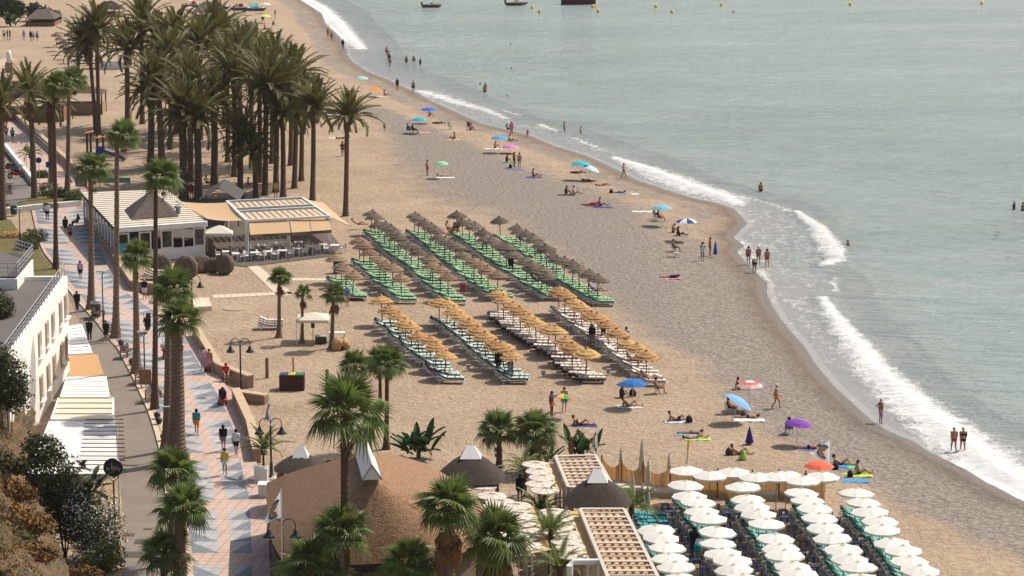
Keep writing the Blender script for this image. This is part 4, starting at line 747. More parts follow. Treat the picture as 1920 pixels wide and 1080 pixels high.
def lounger_kit(mm, fm, ang=14, sm=None, white_edge=None):
    b = MB(); a = R(ang); x0 = -.3; n = 10; w = .32; prof = [(x0 - .68 * math.cos(a), .40 + .68 * math.sin(a)), (x0 - .34 * math.cos(a), .40 + .34 * math.sin(a)), (x0, .40), (.3, .40), (.66, .40), (.98, .39)]
    for i, (x, z) in enumerate(prof[:-1]):
        x2, z2 = prof[i + 1]; d = Vector((x2 - x, 0, z2 - z)); q = Vector((x, 0, z)) + d * .03; q2 = Vector((x2, 0, z2)) - d * .03
        b.cur = 1; b.bar(q, q2, w * 2, .12); b.cur = 0; b.bar(q + d * .06 + Vector((0, 0, .065)), q2 - d * .06 + Vector((0, 0, .065)), w * 1.8, .03)
    ma = b.mesh('mattress', [mm, white_edge or sm or mm]); f = MB()
    for s in (-1, 1): f.bar((x0 - .7, s * .33, .30), (1., s * .33, .30), .05, .07); f.bar((x0 - .72 * math.cos(a), s * .33, .33 + .72 * math.sin(a)), (x0, s * .33, .33), .04, .05)
    for x in (-1., -.5, 0, .5, .98): f.bar((x, -.33, .29), (x, .33, .29), .06, .04)
    fr = f.mesh('frame', fm); lg = MB().bar((0, 0, 0), (.12, 0, .29), .05, .06).mesh('leg', fm); lg2 = MB().bar((0, 0, 0), (-.12, 0, .29), .05, .06).mesh('leg', fm)
    kit = [('mattress', ma), ('frame', fr)] + [('leg', lg, TR((-.85, s * .31, 0))) for s in (-1, 1)] + [('leg', lg2, TR((.82, s * .31, 0))) for s in (-1, 1)]
    if sm: kit[0] = ('mattress', ma, None, [('head_cushion', MB().bar((x0 - .66 * math.cos(a), 0, .47 + .66 * math.sin(a)), (x0 - .45 * math.cos(a), 0, .47 + .45 * math.sin(a)), .55, .06).mesh('head_cushion', sm))])
    return kit
GM = mat('green_cushion', C(166, 200, 158, k=.75), .8, .1, 4, rand=.08); GM2 = mat('green_stripe', C(92,140,100,k=.65), .8); TM = mat('pale_mint_cushion', C(206,216,206,k=.75), .8, .08, 4, rand=.08); TM2 = mat('teal_stripe', C(64,108,106,k=.6), .8); WM = mat('ivory_cushion', C(228,216,204,k=.78), .8, .06, 4, rand=.06); TE = mat('teal_cushion', C(112,170,158,k=.85), .75, .12, 4, rand=.12); TU = mat('turquoise_cushion', C(70,170,184,k=.65), .75, .1, 4)
TE2 = mat('deep_teal', C(60,112,104,k=.62), .8); WM2 = mat('mattress_edge', C(176,160,148,k=.7), .85)
LK = {'g': lounger_kit(GM, WPL, 16, GM2), 't': lounger_kit(TM, WPL, 24, TM2), 'w': lounger_kit(WM, mat('brown_frame', C(84,60,50,k=.5), .7), 3, None, WM2), 'i': lounger_kit(WM, WPL, 24, None, WM2), 'e': lounger_kit(TE, WPL, 22, TE2), 'u': lounger_kit(TU, WPL, 10, None, TE2)}
def row(pts, uk, lk, ulab, llab, ugrp, lgrp, za, br=0, mix=None, rot=-.07, off=.1):
    B = [G(x, y, za) for x, y in pts]
    for i, p in enumerate(B):
        kd = uk if not (mix and i >= mix) else 'b'
        place(UK[kd], 'straw_umbrella', TR((p.x, p.y, 0), rnd.uniform(0, 6), rx=rnd.uniform(-.09, .09), ry=rnd.uniform(-.09, .09), s=rnd.uniform(.92, 1.08)), ulab, 'umbrella', ugrp)
        d = (B[i + 1] - p) if i < len(B) - 1 else (p - B[i - 1]); n = max(2, min(5, round(d.length / 1.15))); n = min(n, 2) if i == len(B) - 1 else n
        for j in range(n):
            t = (j + .45) / n if i < len(B) - 1 else (j - .02) * .42
            q = p + d * t; place(LK[lk], 'sun_lounger', TR((q.x + off + rnd.uniform(-.16, .16), q.y, 0), rot + rnd.uniform(-.04, .04)), llab, 'lounger', lgrp)
GR = [[(629,479),(639,487),(648,500),(660,507)], [(674,446),(682,456),(694,465),(710,479),(721,489),(736,497),(753,510)],
 [(694,394),(703,402),(712,410),(720,417),(729,424),(739,433),(748,440),(761,449),(771,455),(784,463),(806,480),(812,490),(825,499),(841,512)], [(776,395),(784,402),(796,409),(806,419),(816,425),(824,434),(832,442),(842,449),(855,456),(870,467),(888,481),(902,490),(915,497),(932,507)],
 [(858,398),(868,405),(880,411),(891,419),(904,427),(914,436),(925,444),(936,451),(949,458),(961,468),(987,481),(999,491),(1014,499),(1027,507)], [(939,404),(966,418),(978,425),(989,432),(1004,441),(1014,453),(1026,459),(1035,469),(1042,476),(1057,483),(1074,491),(1086,499),(1102,507),(1119,516)]]
ordn = ['short row by the blue bin', 'row beside the restaurant terrace', 'third row from the restaurant', 'fourth row from the restaurant', 'fifth row from the restaurant', 'row closest to the sea']
for i, r_ in enumerate(GR): row(r_, 'b' if i < 2 else 'g', 'g', 'dark straw umbrella over green loungers, ' + ordn[i], 'green cushioned white lounger, ' + ordn[i], 'umbrellas of the green loungers, ' + ordn[i], 'green loungers, ' + ordn[i], 2.4, mix=(10 if i in (2, 3) else None))
ORR = [([(717,558),(733,570),(745,582),(760,593),(772,603),(786,617),(806,626),(816,639),(833,654)], 't'), ([(823,556),(837,563),(852,574),(867,586),(881,598),(895,608),(910,621),(928,633),(946,644),(961,656)], 't'),
 ([(934,541),(944,554),(962,567),(976,577),(991,585),(1006,594),(1026,606),(1041,614),(1057,628),(1073,643),(1099,655)], 'w'), ([(1048,536),(1059,545),(1076,557),(1090,566),(1106,580),(1122,590),(1141,599),(1159,615),(1178,630),(1197,641),(1212,658)], 'i')]
ordo = ['row nearest the small beach palms', 'second row from the small palms', 'row with dark framed white loungers', 'golden row closest to the sea']
for i, (r_, lk) in enumerate(ORR): row(r_, 'o', lk, 'golden straw umbrella on red pole, ' + ordo[i], ('pale mint lounger, ' if lk == 't' else 'ivory lounger with dark frame, ' if lk == 'w' else 'ivory lounger with white frame, ') + ordo[i], 'golden umbrellas, ' + ordo[i], 'loungers, ' + ordo[i], 2.27)
# white parasols
b = MB(); n = 8; rr = 1.03
for i in range(n):
    a0, a1 = 2 * math.pi * i / n, 2 * math.pi * (i + 1) / n; p = lambda r, a, z: (r * math.cos(a), r * math.sin(a), z); am = (a0 + a1) / 2
    b.add([p(.12, a0, 2.29), p(.12, a1, 2.29), p(rr * .55, a1, 2.17), p(rr * .545 * math.cos(math.pi / n), am, 2.155), p(rr * .55, a0, 2.17), p(rr, a1, 2.01), p(rr * math.cos(math.pi / n), am, 1.99), p(rr, a0, 2.01), p(rr * .995, a1, 1.9), p(rr * math.cos(math.pi / n), am, 1.885), p(rr * .995, a0, 1.9)], [(0, 1, 2, 3, 4), (4, 3, 6, 7), (3, 2, 5, 6), (7, 6, 9, 10), (6, 5, 8, 9)])
PARC = b.mesh('canopy', mat('ivory_parasol', (.80, .765, .70), .85, .05, 1.5, rand=.05, sub=.18)); b = MB(); b.lathe([(.17, 2.285), (.05, 2.33), (.0, 2.37)], 8); PARV = b.mesh('vent', mat('parasol_vent', C(214,196,170,k=.8), .9)); PARP = MB().tube([(0, 0, 0), (0, 0, 2.36)], .03, 6).mesh('pole', GREY); rib = MB(); [rib.bar((0, 0, 2.05), (rr * .95 * math.cos(2 * math.pi * i / 8), rr * .95 * math.sin(2 * math.pi * i / 8), 1.97), .02) for i in range(8)]; RIBM = rib.mesh('ribs', GREY)
PK = [('canopy', PARC, None, [('vent', PARV), ('ribs', RIBM)]), ('pole', PARP)]
BLUE = mat('blue_plastic', C(46,76,140,k=.7), .5, .08, 3); sl_ = MB().bar((0, 0, 0), (0, 0, .38), .05).mesh('leg', BLUE); ST = [('table_top', MB().box((0, 0, .4), (.46, .46, .05)).mesh('table_top', BLUE))] + [('leg', sl_, TR((a * .18, b_ * .18, 0))) for a in (-1, 1) for b_ in (-1, 1)]
WPA = [[(1283,901),(1293,920),(1307,932),(1317,947),(1328,964),(1342,987),(1345,1007),(1358,1027),(1372,1042),(1380,1056),(1391,1077)], [(1394,905),(1403,924),(1412,940),(1424,954),(1435,972),(1452,999),(1466,1016),(1472,1033),(1483,1049),(1496,1066),(1510,1084)],
 [(1500,912),(1513,927),(1526,942),(1535,960),(1547,979),(1564,1000),(1582,1019),(1591,1036),(1611,1052),(1617,1072)], [(1605,916),(1617,931),(1634,951),(1649,967),(1654,981),(1675,1005),(1694,1021),(1705,1041),(1722,1059),(1738,1078)], [(1232,983),(1236,996),(1250,1015),(1257,1035),(1270,1052),(1276,1072)]]
nmw = ['second column from the long pergola', 'middle column of the white parasols', 'fourth column from the long pergola', 'column on the open sand side', 'column against the long pergola']
for ci, cpts in enumerate(WPA):
    for i, (x, y) in enumerate(cpts):
        p = G(x, y, 2.38); p.z = 0; place(PK, 'white_parasol', TR(p, rnd.uniform(0, .8), rx=rnd.uniform(-.05, .05), ry=rnd.uniform(-.05, .05), s=rnd.uniform(.98, 1.06)), 'open ivory parasol, ' + nmw[ci], 'parasol', 'ivory parasols, ' + nmw[ci])
HEADS = [[(1261,938),(1271,953),(1279,969),(1293,986),(1303,1001),(1322,1032),(1350,1078),(1375,1118)], [(1358,942),(1380,958),(1386,978),(1410,1013),(1427,1034),(1436,1056),(1462,1100)], [(1483,949),(1498,973),(1528,1016),(1548,1057),(1572,1100)], [(1575,953),(1585,969),(1598,986),(1635,1023),(1648,1045),(1663,1064),(1690,1105)], [(1187,958),(1196,985),(1204,1016),(1222,1057),(1240,1100)]]
for ci, hp in enumerate(HEADS):
    w_ = [G(x, y, .6) for x, y in hp]; fx = lambda Y: float(np.interp(Y, [p.y for p in w_][::-1], [p.x for p in w_][::-1])); Y = w_[0].y; i = 0
    while Y > w_[-1].y:
        p = Vector((fx(Y), Y, 0)); kd = 'u' if (ci == 4 and i < 5) else 'e'
        place(LK[kd], 'sun_lounger', TR((p.x + .95 + rnd.uniform(-.1, .1), Y, 0), rnd.uniform(-.1, .06)), ('turquoise' if kd == 'u' else 'teal') + ' lounger under ivory parasols, ' + nmw[ci], 'lounger', ('turquoise' if kd == 'u' else 'teal') + ' loungers, ' + nmw[ci])
        if i % 2 == 0 and not (ci == 4): place(ST, 'side_table', TR((p.x - .55 + rnd.uniform(-.12, .12), Y + rnd.uniform(-.2, .2), 0), rnd.uniform(-.3, .3)), 'small blue plastic table, ' + nmw[ci], 'table', 'blue tables, ' + nmw[ci])
        Y -= .82 + rnd.uniform(-.05, .05); i += 1
for i, (x, y) in enumerate([(1287,873),(1331,882),(1375,876),(1418,885),(1456,884),(1474,882),(1505,891),(1542,884)]):
    p = G(x, y, 2.38); p.z = 0; place(PK, 'white_parasol', TR(p, rnd.uniform(0, .8), s=1.02), 'open ivory parasol in the line along the cane windbreak', 'parasol', 'ivory parasols along the windbreak')
# closed parasols, day beds, windbreak
cp = MB().lathe([(.02, 2.5), (.05, 2.4), (.13, 1.7), (.19, 1.05), (.15, .95), (.04, .95)], 9, jit=.08).mesh('canopy', mat('folded_canvas', C(216,204,182,k=.75), .9, .12, 4)); cpp = MB().tube([(0, 0, 0), (0, 0, 2.3)], .03, 6).mesh('pole', GREY)
for px, py, s, lab in ((1164,915,1.,'closed ivory parasol beside the day beds'),(1203,920,1.25,'large closed parasol with straps at the windbreak'),(1215,938,1.,'closed parasol leaning next to the larger one'),(1254,925,1.,'closed parasol at the end of the day beds'),(1186,958,.9,'closed parasol behind the pavilion roof'),(1204,982,1.,'closed parasol among turquoise loungers'),(1214,988,1.,'closed parasol next to its twin by turquoise loungers'),(470,490,.0,'')):
    if lab: place([('canopy', cp), ('pole', cpp)], 'closed_parasol', TR(G(px, py), s=s), lab, 'parasol')
for px, py, w_, lab in ((1172,922,1.9,'white day bed next to the seaward pergola'),(1240,926,2.6,'wide white day bed in front of the cane windbreak'),(1328,926,2.4,'white day bed partly under the ivory parasols'),(1432,930,1.6,'ivory padded bench near the windbreak'),(1474,928,1.,'low white bed by the parasol stand')):
    e = local('day_bed', G(px, py), lab, 'bed'); ob('base', MB().box((0, 0, .16), (w_, 1.9, .32)).mesh('base', mat('bed_base', C(206,188,164,k=.7), .9)), e); ob('mattress', MB().box((0, 0, .42), (w_ * .97, 1.84, .2)).mesh('mattress', CANV), e)
CANE = mat('cane', C(226, 196, 152, k=.9), .9, .3, 2, .5, 10, stretch=(6, 6, .3), sub=.5); wb = [G(x, y) for x, y in ((1128,908),(1165,918),(1206,922),(1256,930),(1300,934),(1345,934),(1410,936),(1460,936),(1510,938),(1548,938))]
e = local('cane_windbreak', wb[0], 'scalloped cane windbreak along the parasol area', 'windbreak')
for a, b_ in zip(wb[:-1], wb[1:]):
    M_ = MB(); n = 10
    for i in range(n + 1): t = i / n; p = a.lerp(b_, t) - wb[0]; h = 1.75 - .5 * math.sin(math.pi * t); M_.v += [(p.x, p.y, 0), (p.x, p.y, h), (p.x, p.y + .05, 0), (p.x, p.y + .05, h)]
    for i in range(n): o_ = 4 * i; M_.f += [(o_, o_ + 4, o_ + 5, o_ + 1), (o_ + 2, o_ + 3, o_ + 7, o_ + 6), (o_ + 1, o_ + 5, o_ + 7, o_ + 3)]; M_.m += [0] * 3
    ob('panel', M_.mesh('panel', CANE), e); ob('post', MB().tube([a - wb[0], a - wb[0] + Vector((0, 0, 1.85))], .05, 6).mesh('post', WOOD), e)
e = local('deck', G(1225,950), 'wooden plank deck behind the day beds', 'deck')
for i in range(14): a, b_ = G(1200 + i * 11.5, 937 + i * .8, .05) - e.location, G(1210 + i * 11.5, 937 + i * .8, .05) - e.location; c_, d_ = G(1222 + i * 11.5, 950 + i * .8, .05) - e.location, G(1212 + i * 11.5, 950 + i * .8, .05) - e.location; ob('plank', MB().slab([a, b_, c_, d_], .05).mesh('plank', mat('deck_board', C(206,170,128,k=.7), .85, .15, 3)), e)
# beach goers' umbrellas
RB = 1.05
def bumb(px, py, cols, lab, tilt=(0, 0), za=2.0, r=RB, ring=False):
    p = G(px, py, za); e = ob('beach_umbrella', None, loc=(p.x, p.y, GP(px, py + 30).z if py < 320 else 0), label=lab, cat='umbrella'); b = MB(); n = 8; ms = [cloth(*c) for c in cols]
    prof = [(.0, 0), (.35, -.05), (.7, -.17), (1., -.36)]
    for i in range(n):
        for j in range(3):
            a0, a1 = 2 * math.pi * i / n, 2 * math.pi * (i + 1) / n; (r0_, z0), (r1_, z1) = prof[j], prof[j + 1]; b.cur = (j if ring else i) % len(ms)
            b.add([(r * r0_ * math.cos(a0), r * r0_ * math.sin(a0), z0), (r * r1_ * math.cos(a0), r * r1_ * math.sin(a0), z1), (r * r1_ * math.cos(a1), r * r1_ * math.sin(a1), z1), (r * r0_ * math.cos(a1), r * r0_ * math.sin(a1), z0)], [(0, 1, 2, 3)])
    ob('canopy', b.mesh('canopy', ms), e, M=TR((0, 0, za - e.location.z), ry=tilt[0], rx=tilt[1])); ob('pole', MB().tube([(-tilt[0] * 1.2, 0, 0), (0, 0, za - e.location.z)], .02, 6).mesh('pole', WPL), e)
for a in ((786,220,[(40,170,190)],'turquoise beach umbrella over two seated people'),(804,201,[(60,110,200)],'royal blue beach umbrella nearest the turquoise one'),(678,143,[(170,200,215)],'pale blue beach umbrella at the far water edge'),(707,164,[(240,140,50)],'orange beach umbrella tilted on the sand',(.35,0),1.2),(936,254,[(80,160,210)],'light blue beach umbrella beside a pink one'),(957,271,[(215,130,190)],'pink beach umbrella set low on the sand',(0,0),1.0),(828,302,[(150,210,160)],'pale green beach umbrella beside a man in red shorts',(0,0),1.9,.8),(1089,302,[(50,180,200)],'turquoise umbrella beside a pale tilted one'),(1110,311,[(190,215,225)],'pale tilted umbrella next to the turquoise one',(.4,0),1.5),
 (1241,384,[(120,185,210)],'light blue umbrella above two seated bathers'),(1287,409,[(40,60,140),(230,230,230)],'navy and white panelled beach umbrella'),(1187,711,[(40,110,180)],'blue umbrella over a person with a backpack'),(1406,714,[(225,225,220),(225,110,100),(225,190,180)],'red and white ringed beach umbrella',(0,0),2.,.95,True),(1390,746,[(130,180,225)],'sky blue umbrella tilted steeply toward the sea',(.55,0),1.7),(1498,786,[(130,60,170)],'purple umbrella over a person in a chair',(.12,0),1.7,.9),(1536,864,[(240,110,80)],'coral beach umbrella beside the rainbow flag',(0,0),2.,.95),(474,8,[(60,170,210)],'turquoise umbrella next to the pedal boats'),(498,5,[(230,220,205)],'cream umbrella behind the turquoise one by the pedal boats'),(497,27,[(220,225,90)],'lime yellow umbrella near the far bathers',(0,0),1.6),(356,12,[(230,180,165)],'faded pink umbrella behind the palm crowns')): bumb(*a)
bumb(1057,738,[(240,190,40),(60,160,80),(230,80,80),(240,140,160),(90,90,190)],'rainbow panelled umbrella being put up by two people',(.15,-.25),1.7,.75)
for px, py, col_, h, lab in ((1405,833,(66,44,130),1.25,'folded purple umbrella standing in the sand'),(1393,862,(150,190,90),.8,'folded lime green umbrella by a seated man'),):
    e = local('folded_umbrella', G(px, py), lab, 'umbrella'); ob('canopy', MB().lathe([(.0, h), (.1, h * .75), (.3, h * .1), (.22, .08), (0, .1)], 8, jit=.05).mesh('canopy', cloth(*col_)), e); ob('pole', MB().tube([(0, 0, 0), (0, 0, h * 1.05)], .02, 5).mesh('pole', GREY), e)

# ================================================================== STREET FURNITURE
def lamp(px, py, pyt, lab, flag=False):
    B = G(px, py); h = HT(B.y, pyt) - .1; e = local('street_lamp', B, lab, 'lamp'); ob('post', MB().tube([(0, 0, 0), (0, 0, .25), (0, 0, .3), (0, 0, 1.1), (0, 0, 1.15), (0, 0, h - .5)], [.2, .18, .11, .1, .065, .055], 10).mesh('post', BLACK), e); ob('base', MB().box((0, 0, .1), (.5, .5, .2)).mesh('base', WHITE), e)
    for s in (-1, 1):
        pts = [(s * .34 * (1 - math.cos(a)), 0, h - .4 + .36 * math.sin(a)) for a in np.linspace(0, math.pi, 11)]; arm = ob('arm', MB().tube(pts + [(s * .68, 0, h - .6)], .03, 6).mesh('arm', BLACK), e)
        ob('lamp_shade', MB().lathe([(.04, .32), (.1, .28), (.13, .12), (.24, -.02), (.32, -.12), (.3, -.13), (.2, -.02), (.0, .05)], 14, (s * .68, 0, h - .88)).mesh('lamp_shade', BLACK, True), arm); ob('lamp_bowl', MB().lathe([(.25, -.07), (.22, -.16), (.1, -.2), (0, -.21)], 12, (s * .68, 0, h - .9)).mesh('lamp_bowl', WHITE, True), arm)
lamp(452,742,631,'double arm black lamp beside the beach ramp'); lamp(361,606,513,'double arm black lamp next to the wooden planter ramp'); lamp(509,900,780,'double arm black lamp by the potted palms'); lamp(532,1165,968,'double arm black lamp in front of the brown thatch'); lamp(260,478,412,'double arm black lamp by the glazed restaurant front'); lamp(144,352,322,'double arm black lamp beside the playground fence')
def plamp(px, py, pyt, lab):
    B = G(px, py); h = HT(B.y, pyt); e = local('slim_lamp', B, lab, 'lamp'); ob('post', MB().tube([(0, 0, 0), (0, 0, 1), (0, 0, 1.02), (0, 0, h - .35), (.12, 0, h)], [.08, .08, .05, .045, .04], 8).mesh('post', BLACK), e); ob('lamp_head', MB().box((-.1, 0, h), (.75, .3, .07)).mesh('lamp_head', GREY), e)
plamp(194,609,509,'slim single head lamp beside the road bench'); plamp(272,722,622,'slim lamp with pale head by the brown notice board'); plamp(322,862,763,'slim lamp against the massive palm trunk'); plamp(38,455,392,'slim lamp by the flower bed'); plamp(240,240,140,'slim lamp among the date palms')
def flag(px, py, pyt, lab, w=1.25, hh=1.5, tip=.5, side=-1):
    B = G(px, py); h = HT(B.y, pyt); e = local('flag', B, lab, 'flag'); ob('pole', MB().tube([(0, 0, 0), (0, 0, h)], .035, 6).mesh('pole', WPL), e); n = 12
    def fp(u, v, dy=0.): top = h - .05; u = min(u, 1.); x = side * w * u; z = top - hh * tip * u - v * hh * (1 - u * .96); return (x, .10 * math.sin(u * 5 + v) + dy, z)
    b = MB()
    for i in range(n + 1):
        for j in range(n + 1): b.v.append(fp(i / n, j / n))
    b.f = [(i * (n + 1) + j, (i + 1) * (n + 1) + j, (i + 1) * (n + 1) + j + 1, i * (n + 1) + j + 1) for i in range(n) for j in range(n)]; b.m = [0] * len(b.f); cl = ob('cloth', b.mesh('cloth', mat('flag_white', (.8, .78, .76), .85, .04, 2, sub=.45), True), e)
    for r_in, r_out, c in ((.36, .45, (92,84,160)), (.29, .355, (120,170,190)), (.22, .285, (236,190,70)), (.15, .215, (236,140,60)), (.08, .145, (220,70,60))):
        for dy in (-.015, .015):
            M_ = MB(); a = np.linspace(-2.6, 2.1, 26)
            for t in a: k2 = 1 + .35 * max(0, math.cos(t + .9)) ** 3; M_.v += [fp(.36 + r_in * math.cos(t) * .7, .5 + r_in * math.sin(t) * k2 * .9, dy), fp(.36 + r_out * math.cos(t) * .7, .5 + r_out * math.sin(t) * k2 * .9, dy)]
            M_.f = [(2 * i, 2 * i + 1, 2 * i + 3, 2 * i + 2) for i in range(25)]; M_.m = [0] * 25; ob('emblem_band', M_.mesh('emblem_band', cloth(*c)), cl)
flag(1556,905,824,'white flag with rainbow swirl emblem behind the coral umbrella'); flag(531,1166,917,'white rainbow swirl flag on the lamp at the thatched roof',.95,1.45,1.2); flag(509,898,742,'white rainbow swirl flag above the lamp by the potted palm',.4,1.5,1.); flag(1119,868,796,'narrow rainbow swirl flag behind the seaward pergola',.4,1.5,1.)
e = local('feather_flag', G(1288,905), 'yellow and white feather flag above the ivory parasols', 'flag'); ob('pole', MB().tube([(0, 0, 0), (0, 0, 2.7)], .02, 5).mesh('pole', WPL), e); ob('cloth', MB().bar((.02, -.03, 1.9), (.05, -.03, 2.7), .12, .012).mesh('cloth', cloth(236,200,60)), e); ob('cloth', MB().bar((-.03, -.03, 1.2), (.015, -.03, 1.89), .11, .012).mesh('cloth', CANV), e)
# round sign
B = G(216,1012); e = local('round_sign', B, 'round black sign with gold and white letters beside the road', 'sign'); hs = HT(B.y, 877); ob('post', MB().tube([(0, 0, 0), (0, 0, hs - .75)], .05, 8).tube([(0, 0, hs - .8), (-.36, 0, hs - .5)], .025, 6).tube([(0, 0, hs - .8), (.36, 0, hs - .5)], .025, 6).mesh('post', BLACK), e)
dsc = MB(); dsc.lathe([(0, -.06), (.53, -.06), (.56, 0), (.53, .06), (0, .06)], 40); d_ = ob('disc', dsc.mesh('disc', BLACK), e, M=TR((0, 0, hs), rx=R(90)))
GOLD = mat('gold_letters', C(206,176,84), .5); WLT = mat('white_letters', (.75, .75, .72), .5)
for tx, x, y, s, m, rz in (('A', -.29, -.06, .34, GOLD, .35), ('I', -.08, .0, .26, WLT, 0), ('O', .06, .0, .28, WLT, 0), ('N', .29, -.06, .32, GOLD, -.35)): ob('letter', text_mesh(tx, s, m), d_, M=TR((x, y, .066), rz))
ob('emblem', MB().slab([(-.12, .15, .07), (-.04, .15, .07), (-.06, .32, .07), (-.1, .32, .07)], .008).mesh('emblem', GREY), d_)
# bollards, benches, bins, signs
bl = MB(); bl.lathe([(.0, .0), (.12, .02), (.2, .14), (.24, .27), (.2, .4), (.1, .48), (0, .5)], 14); BOL = bl.mesh('ball_bollard', BLACK, True)
for px, py in ((227,648),(232,658),(247,684),(251,692),(295,785),(298,795),(307,826),(317,862)): ob('ball_bollard', BOL, loc=G(px, py, .12), label='black ball bollard on the verge beside the road', cat='bollard', group='ball bollards on the verge')
def bench(px, py, rz, lab, m=DWOOD):
    e = ob('bench', None, M=TR(G(px, py, .12), rz), label=lab, cat='bench')
    for i in range(4): ob('slat', MB().box((0, -.2 + i * .12, .44), (1.6, .09, .04)).mesh('slat', m), e)
    for i in range(3): ob('back_slat', MB().box((0, .24 + i * .03, .56 + i * .13), (1.6, .04, .09)).mesh('back_slat', m), e)
    for s in (-1, 1): ob('leg', MB().bar((s * .65, -.22, 0), (s * .65, -.2, .44), .06).bar((s * .65, .3, 0), (s * .65, .32, .86), .06).bar((s * .65, -.24, .42), (s * .65, .3, .42), .06).mesh('leg', BLACK), e)
for a in ((185,595,R(75),'dark bench beside the litter bin and slim lamp'),(214,630,R(75),'dark bench behind the leaning palm trunk'),(240,668,R(75),'dark bench between ball bollards on the verge'),(268,715,R(75),'dark bench behind the brown notice board'),(288,750,R(75),'dark bench where a person in black sits'),(95,398,0,'slatted bench against the white low wall'),(300,566,R(100),'wooden bench at the beach wall opening')): bench(*a)
def bin_(px, py, m, lab, r=.36, h=1.): e = local('litter_bin', G(px, py, .14), lab, 'bin'); ob('body', MB().lathe([(0, 0), (r * .85, 0), (r, h * .95), (0, h * .95)], 14).mesh('body', m), e); ob('rim', MB().lathe([(r, h * .9), (r * 1.08, h * .95), (r * 1.05, h), (r * .8, h)], 14).mesh('rim', GREY), e)
bin_(26,402,mat('bin_green', C(70,84,80,k=.6), .6), 'dark green bin with yellow rim by the white wall'); bin_(180,592,mat('bin_grey', C(80,86,84,k=.6), .6), 'grey litter bin against the speckled palm trunk', .42, 1.1); bin_(868,547,mat('bin_pink', C(190,80,96,k=.7), .6), 'pink bin with white lid between the green rows', .28, .8)
for px, py, w_ in ((692,549,'beside the short green row'),(968,551,'below the fifth green row'),(878,692,'between the first two golden rows'),(1019,703,'beside the dark framed loungers'),(1141,700,'near the golden row closest to the sea')): bin_(px, py, GREY, 'small grey bucket on the sand ' + w_, .17, .35)
e = local('blue_box', G(634,512), 'blue bin box under brown straw umbrellas', 'box'); ob('body', MB().box((0, 0, .5), (.8, .6, 1.)).mesh('body', BLUE), e); ob('lid', MB().box((0, 0, 1.03), (.86, .66, .06)).mesh('lid', BLUE), e)
B = G(548,730); e = local('recycling_station', B, 'brown recycling station with blue yellow and green lids on sand', 'bins'); ob('body', MB().box((0, 0, .55), (1.75, 1.1, 1.1)).mesh('body', mat('brown_panels', C(86,58,48,k=.6), .8, .15, 3)), e)
for i, c in enumerate(((60,80,130), (190,180,80), (60,130,80))): ob('lid', MB().box((-.55 + i * .55, 0, 1.13), (.48, .9, .07)).mesh('lid', cloth(*c)), e)
ob('post', MB().bar((.05, .5, 0), (.05, .5, 2.2), .09).mesh('post', WOOD), e)
for px, py, h, lab in ((501,709,1.5,'grey wooden post left of the recycling station'),(614,745,2.,'tall grey wooden post right of the recycling station'),(433,510,2.4,'thick wooden post by the stored thatch canopies'),(1071,862,1.5,'grey post by the banana plant')): one('wooden_post', MB().tube([(0, 0, 0), (0, 0, h)], [.13, .12], 8), WOOD, lab, 'post', loc=G(px, py))
o = G(440,715); b = MB(); [b.tube([G(x, y) - o + Vector((0, 0, .5)) for x, y in s], .02, 5) for s in (((480,707),(530,705)), ((566,705),(614,707)))]; one('rope_barrier', b, WPL, 'rope strung from posts to the recycling station', 'rope', loc=o)
one('notice_board', MB().box((0, 0, .75), (.85, .1, 1.1)).bar((-.3, 0, 0), (-.3, 0, .3), .06).bar((.3, 0, 0), (.3, 0, .3), .06), WOOD, 'brown notice board behind the slim lamp on the verge', 'board', loc=G(273,726,.12))
for px, py, lab in ((490,905,'white square planter beneath the potted palm'),(498,934,'white square planter at the thatched roof corner')): one('planter', MB().box((0, 0, .45), (.8, .8, .9)).box((0, 0, .92), (.88, .88, .06)), WHITE, lab, 'planter', loc=G(px, py))
o = G(375,575); one('ramp_deck', MB().slab([G(362,558,.5) - o, G(392,558,.5) - o, G(397,574,.4) - o, G(362,576,.5) - o], .5), PLANK, 'plank topped ramp beside the lamp at the beach wall', 'ramp', loc=o)
one('round_slab', MB().lathe([(0, .06), (1., .06), (1.02, 0), (0, 0)], 20), EARTH, 'round concrete lid lying on the sand', 'lid', loc=G(441,579))
for px, py, lab in ((508,618,'stack of white loungers with towels on the sand'),):
    for i in range(3): place(LK['i'], 'sun_lounger', TR(G(px, py) + Vector((0, i * .25, i * .12)), .1), lab, 'lounger', 'stacked towel loungers')
for i in range(3): place(LK['i'], 'sun_lounger', TR(G(290, 525) + Vector((.1 * i, i * .3, i * .14)), .0), 'white lounger stacked by the beach wall below the restaurant', 'lounger', 'stacked wall loungers')
# road signs far left, board
def rsign(px, py, h, lab, rnd_=True, col_=(50,60,130), w=.32): e = local('road_sign', G(px, py, .14), lab, 'sign'); ob('post', MB().tube([(0, 0, 0), (0, 0, h)], .03, 6).mesh('post', GREY), e); m = MB(); (m.lathe([(0, -.02), (w, -.02), (w, .02), (0, .02)], 20) if rnd_ else m.box((0, 0, 0), (w * 2, w * 2.2, .03))); ob('plate', m.mesh('plate', cloth(*col_)), e, M=TR((0, -.05, h), rx=R(90)))
rsign(74,340,2.3,'round blue road sign by the leafy shrub'); rsign(92,345,2.1,'square blue road sign beside the palm trunk', False, (50,70,130), .28); rsign(50,316,2.2,'round grey backed road sign on the grass strip', True, (90,90,96), .3); rsign(15,402,2.6,'white panel with two round no parking symbols', False, (200,186,176), .55)
e = bpy.data.objects['road_sign.003'] if 'road_sign.003' in bpy.data.objects else None
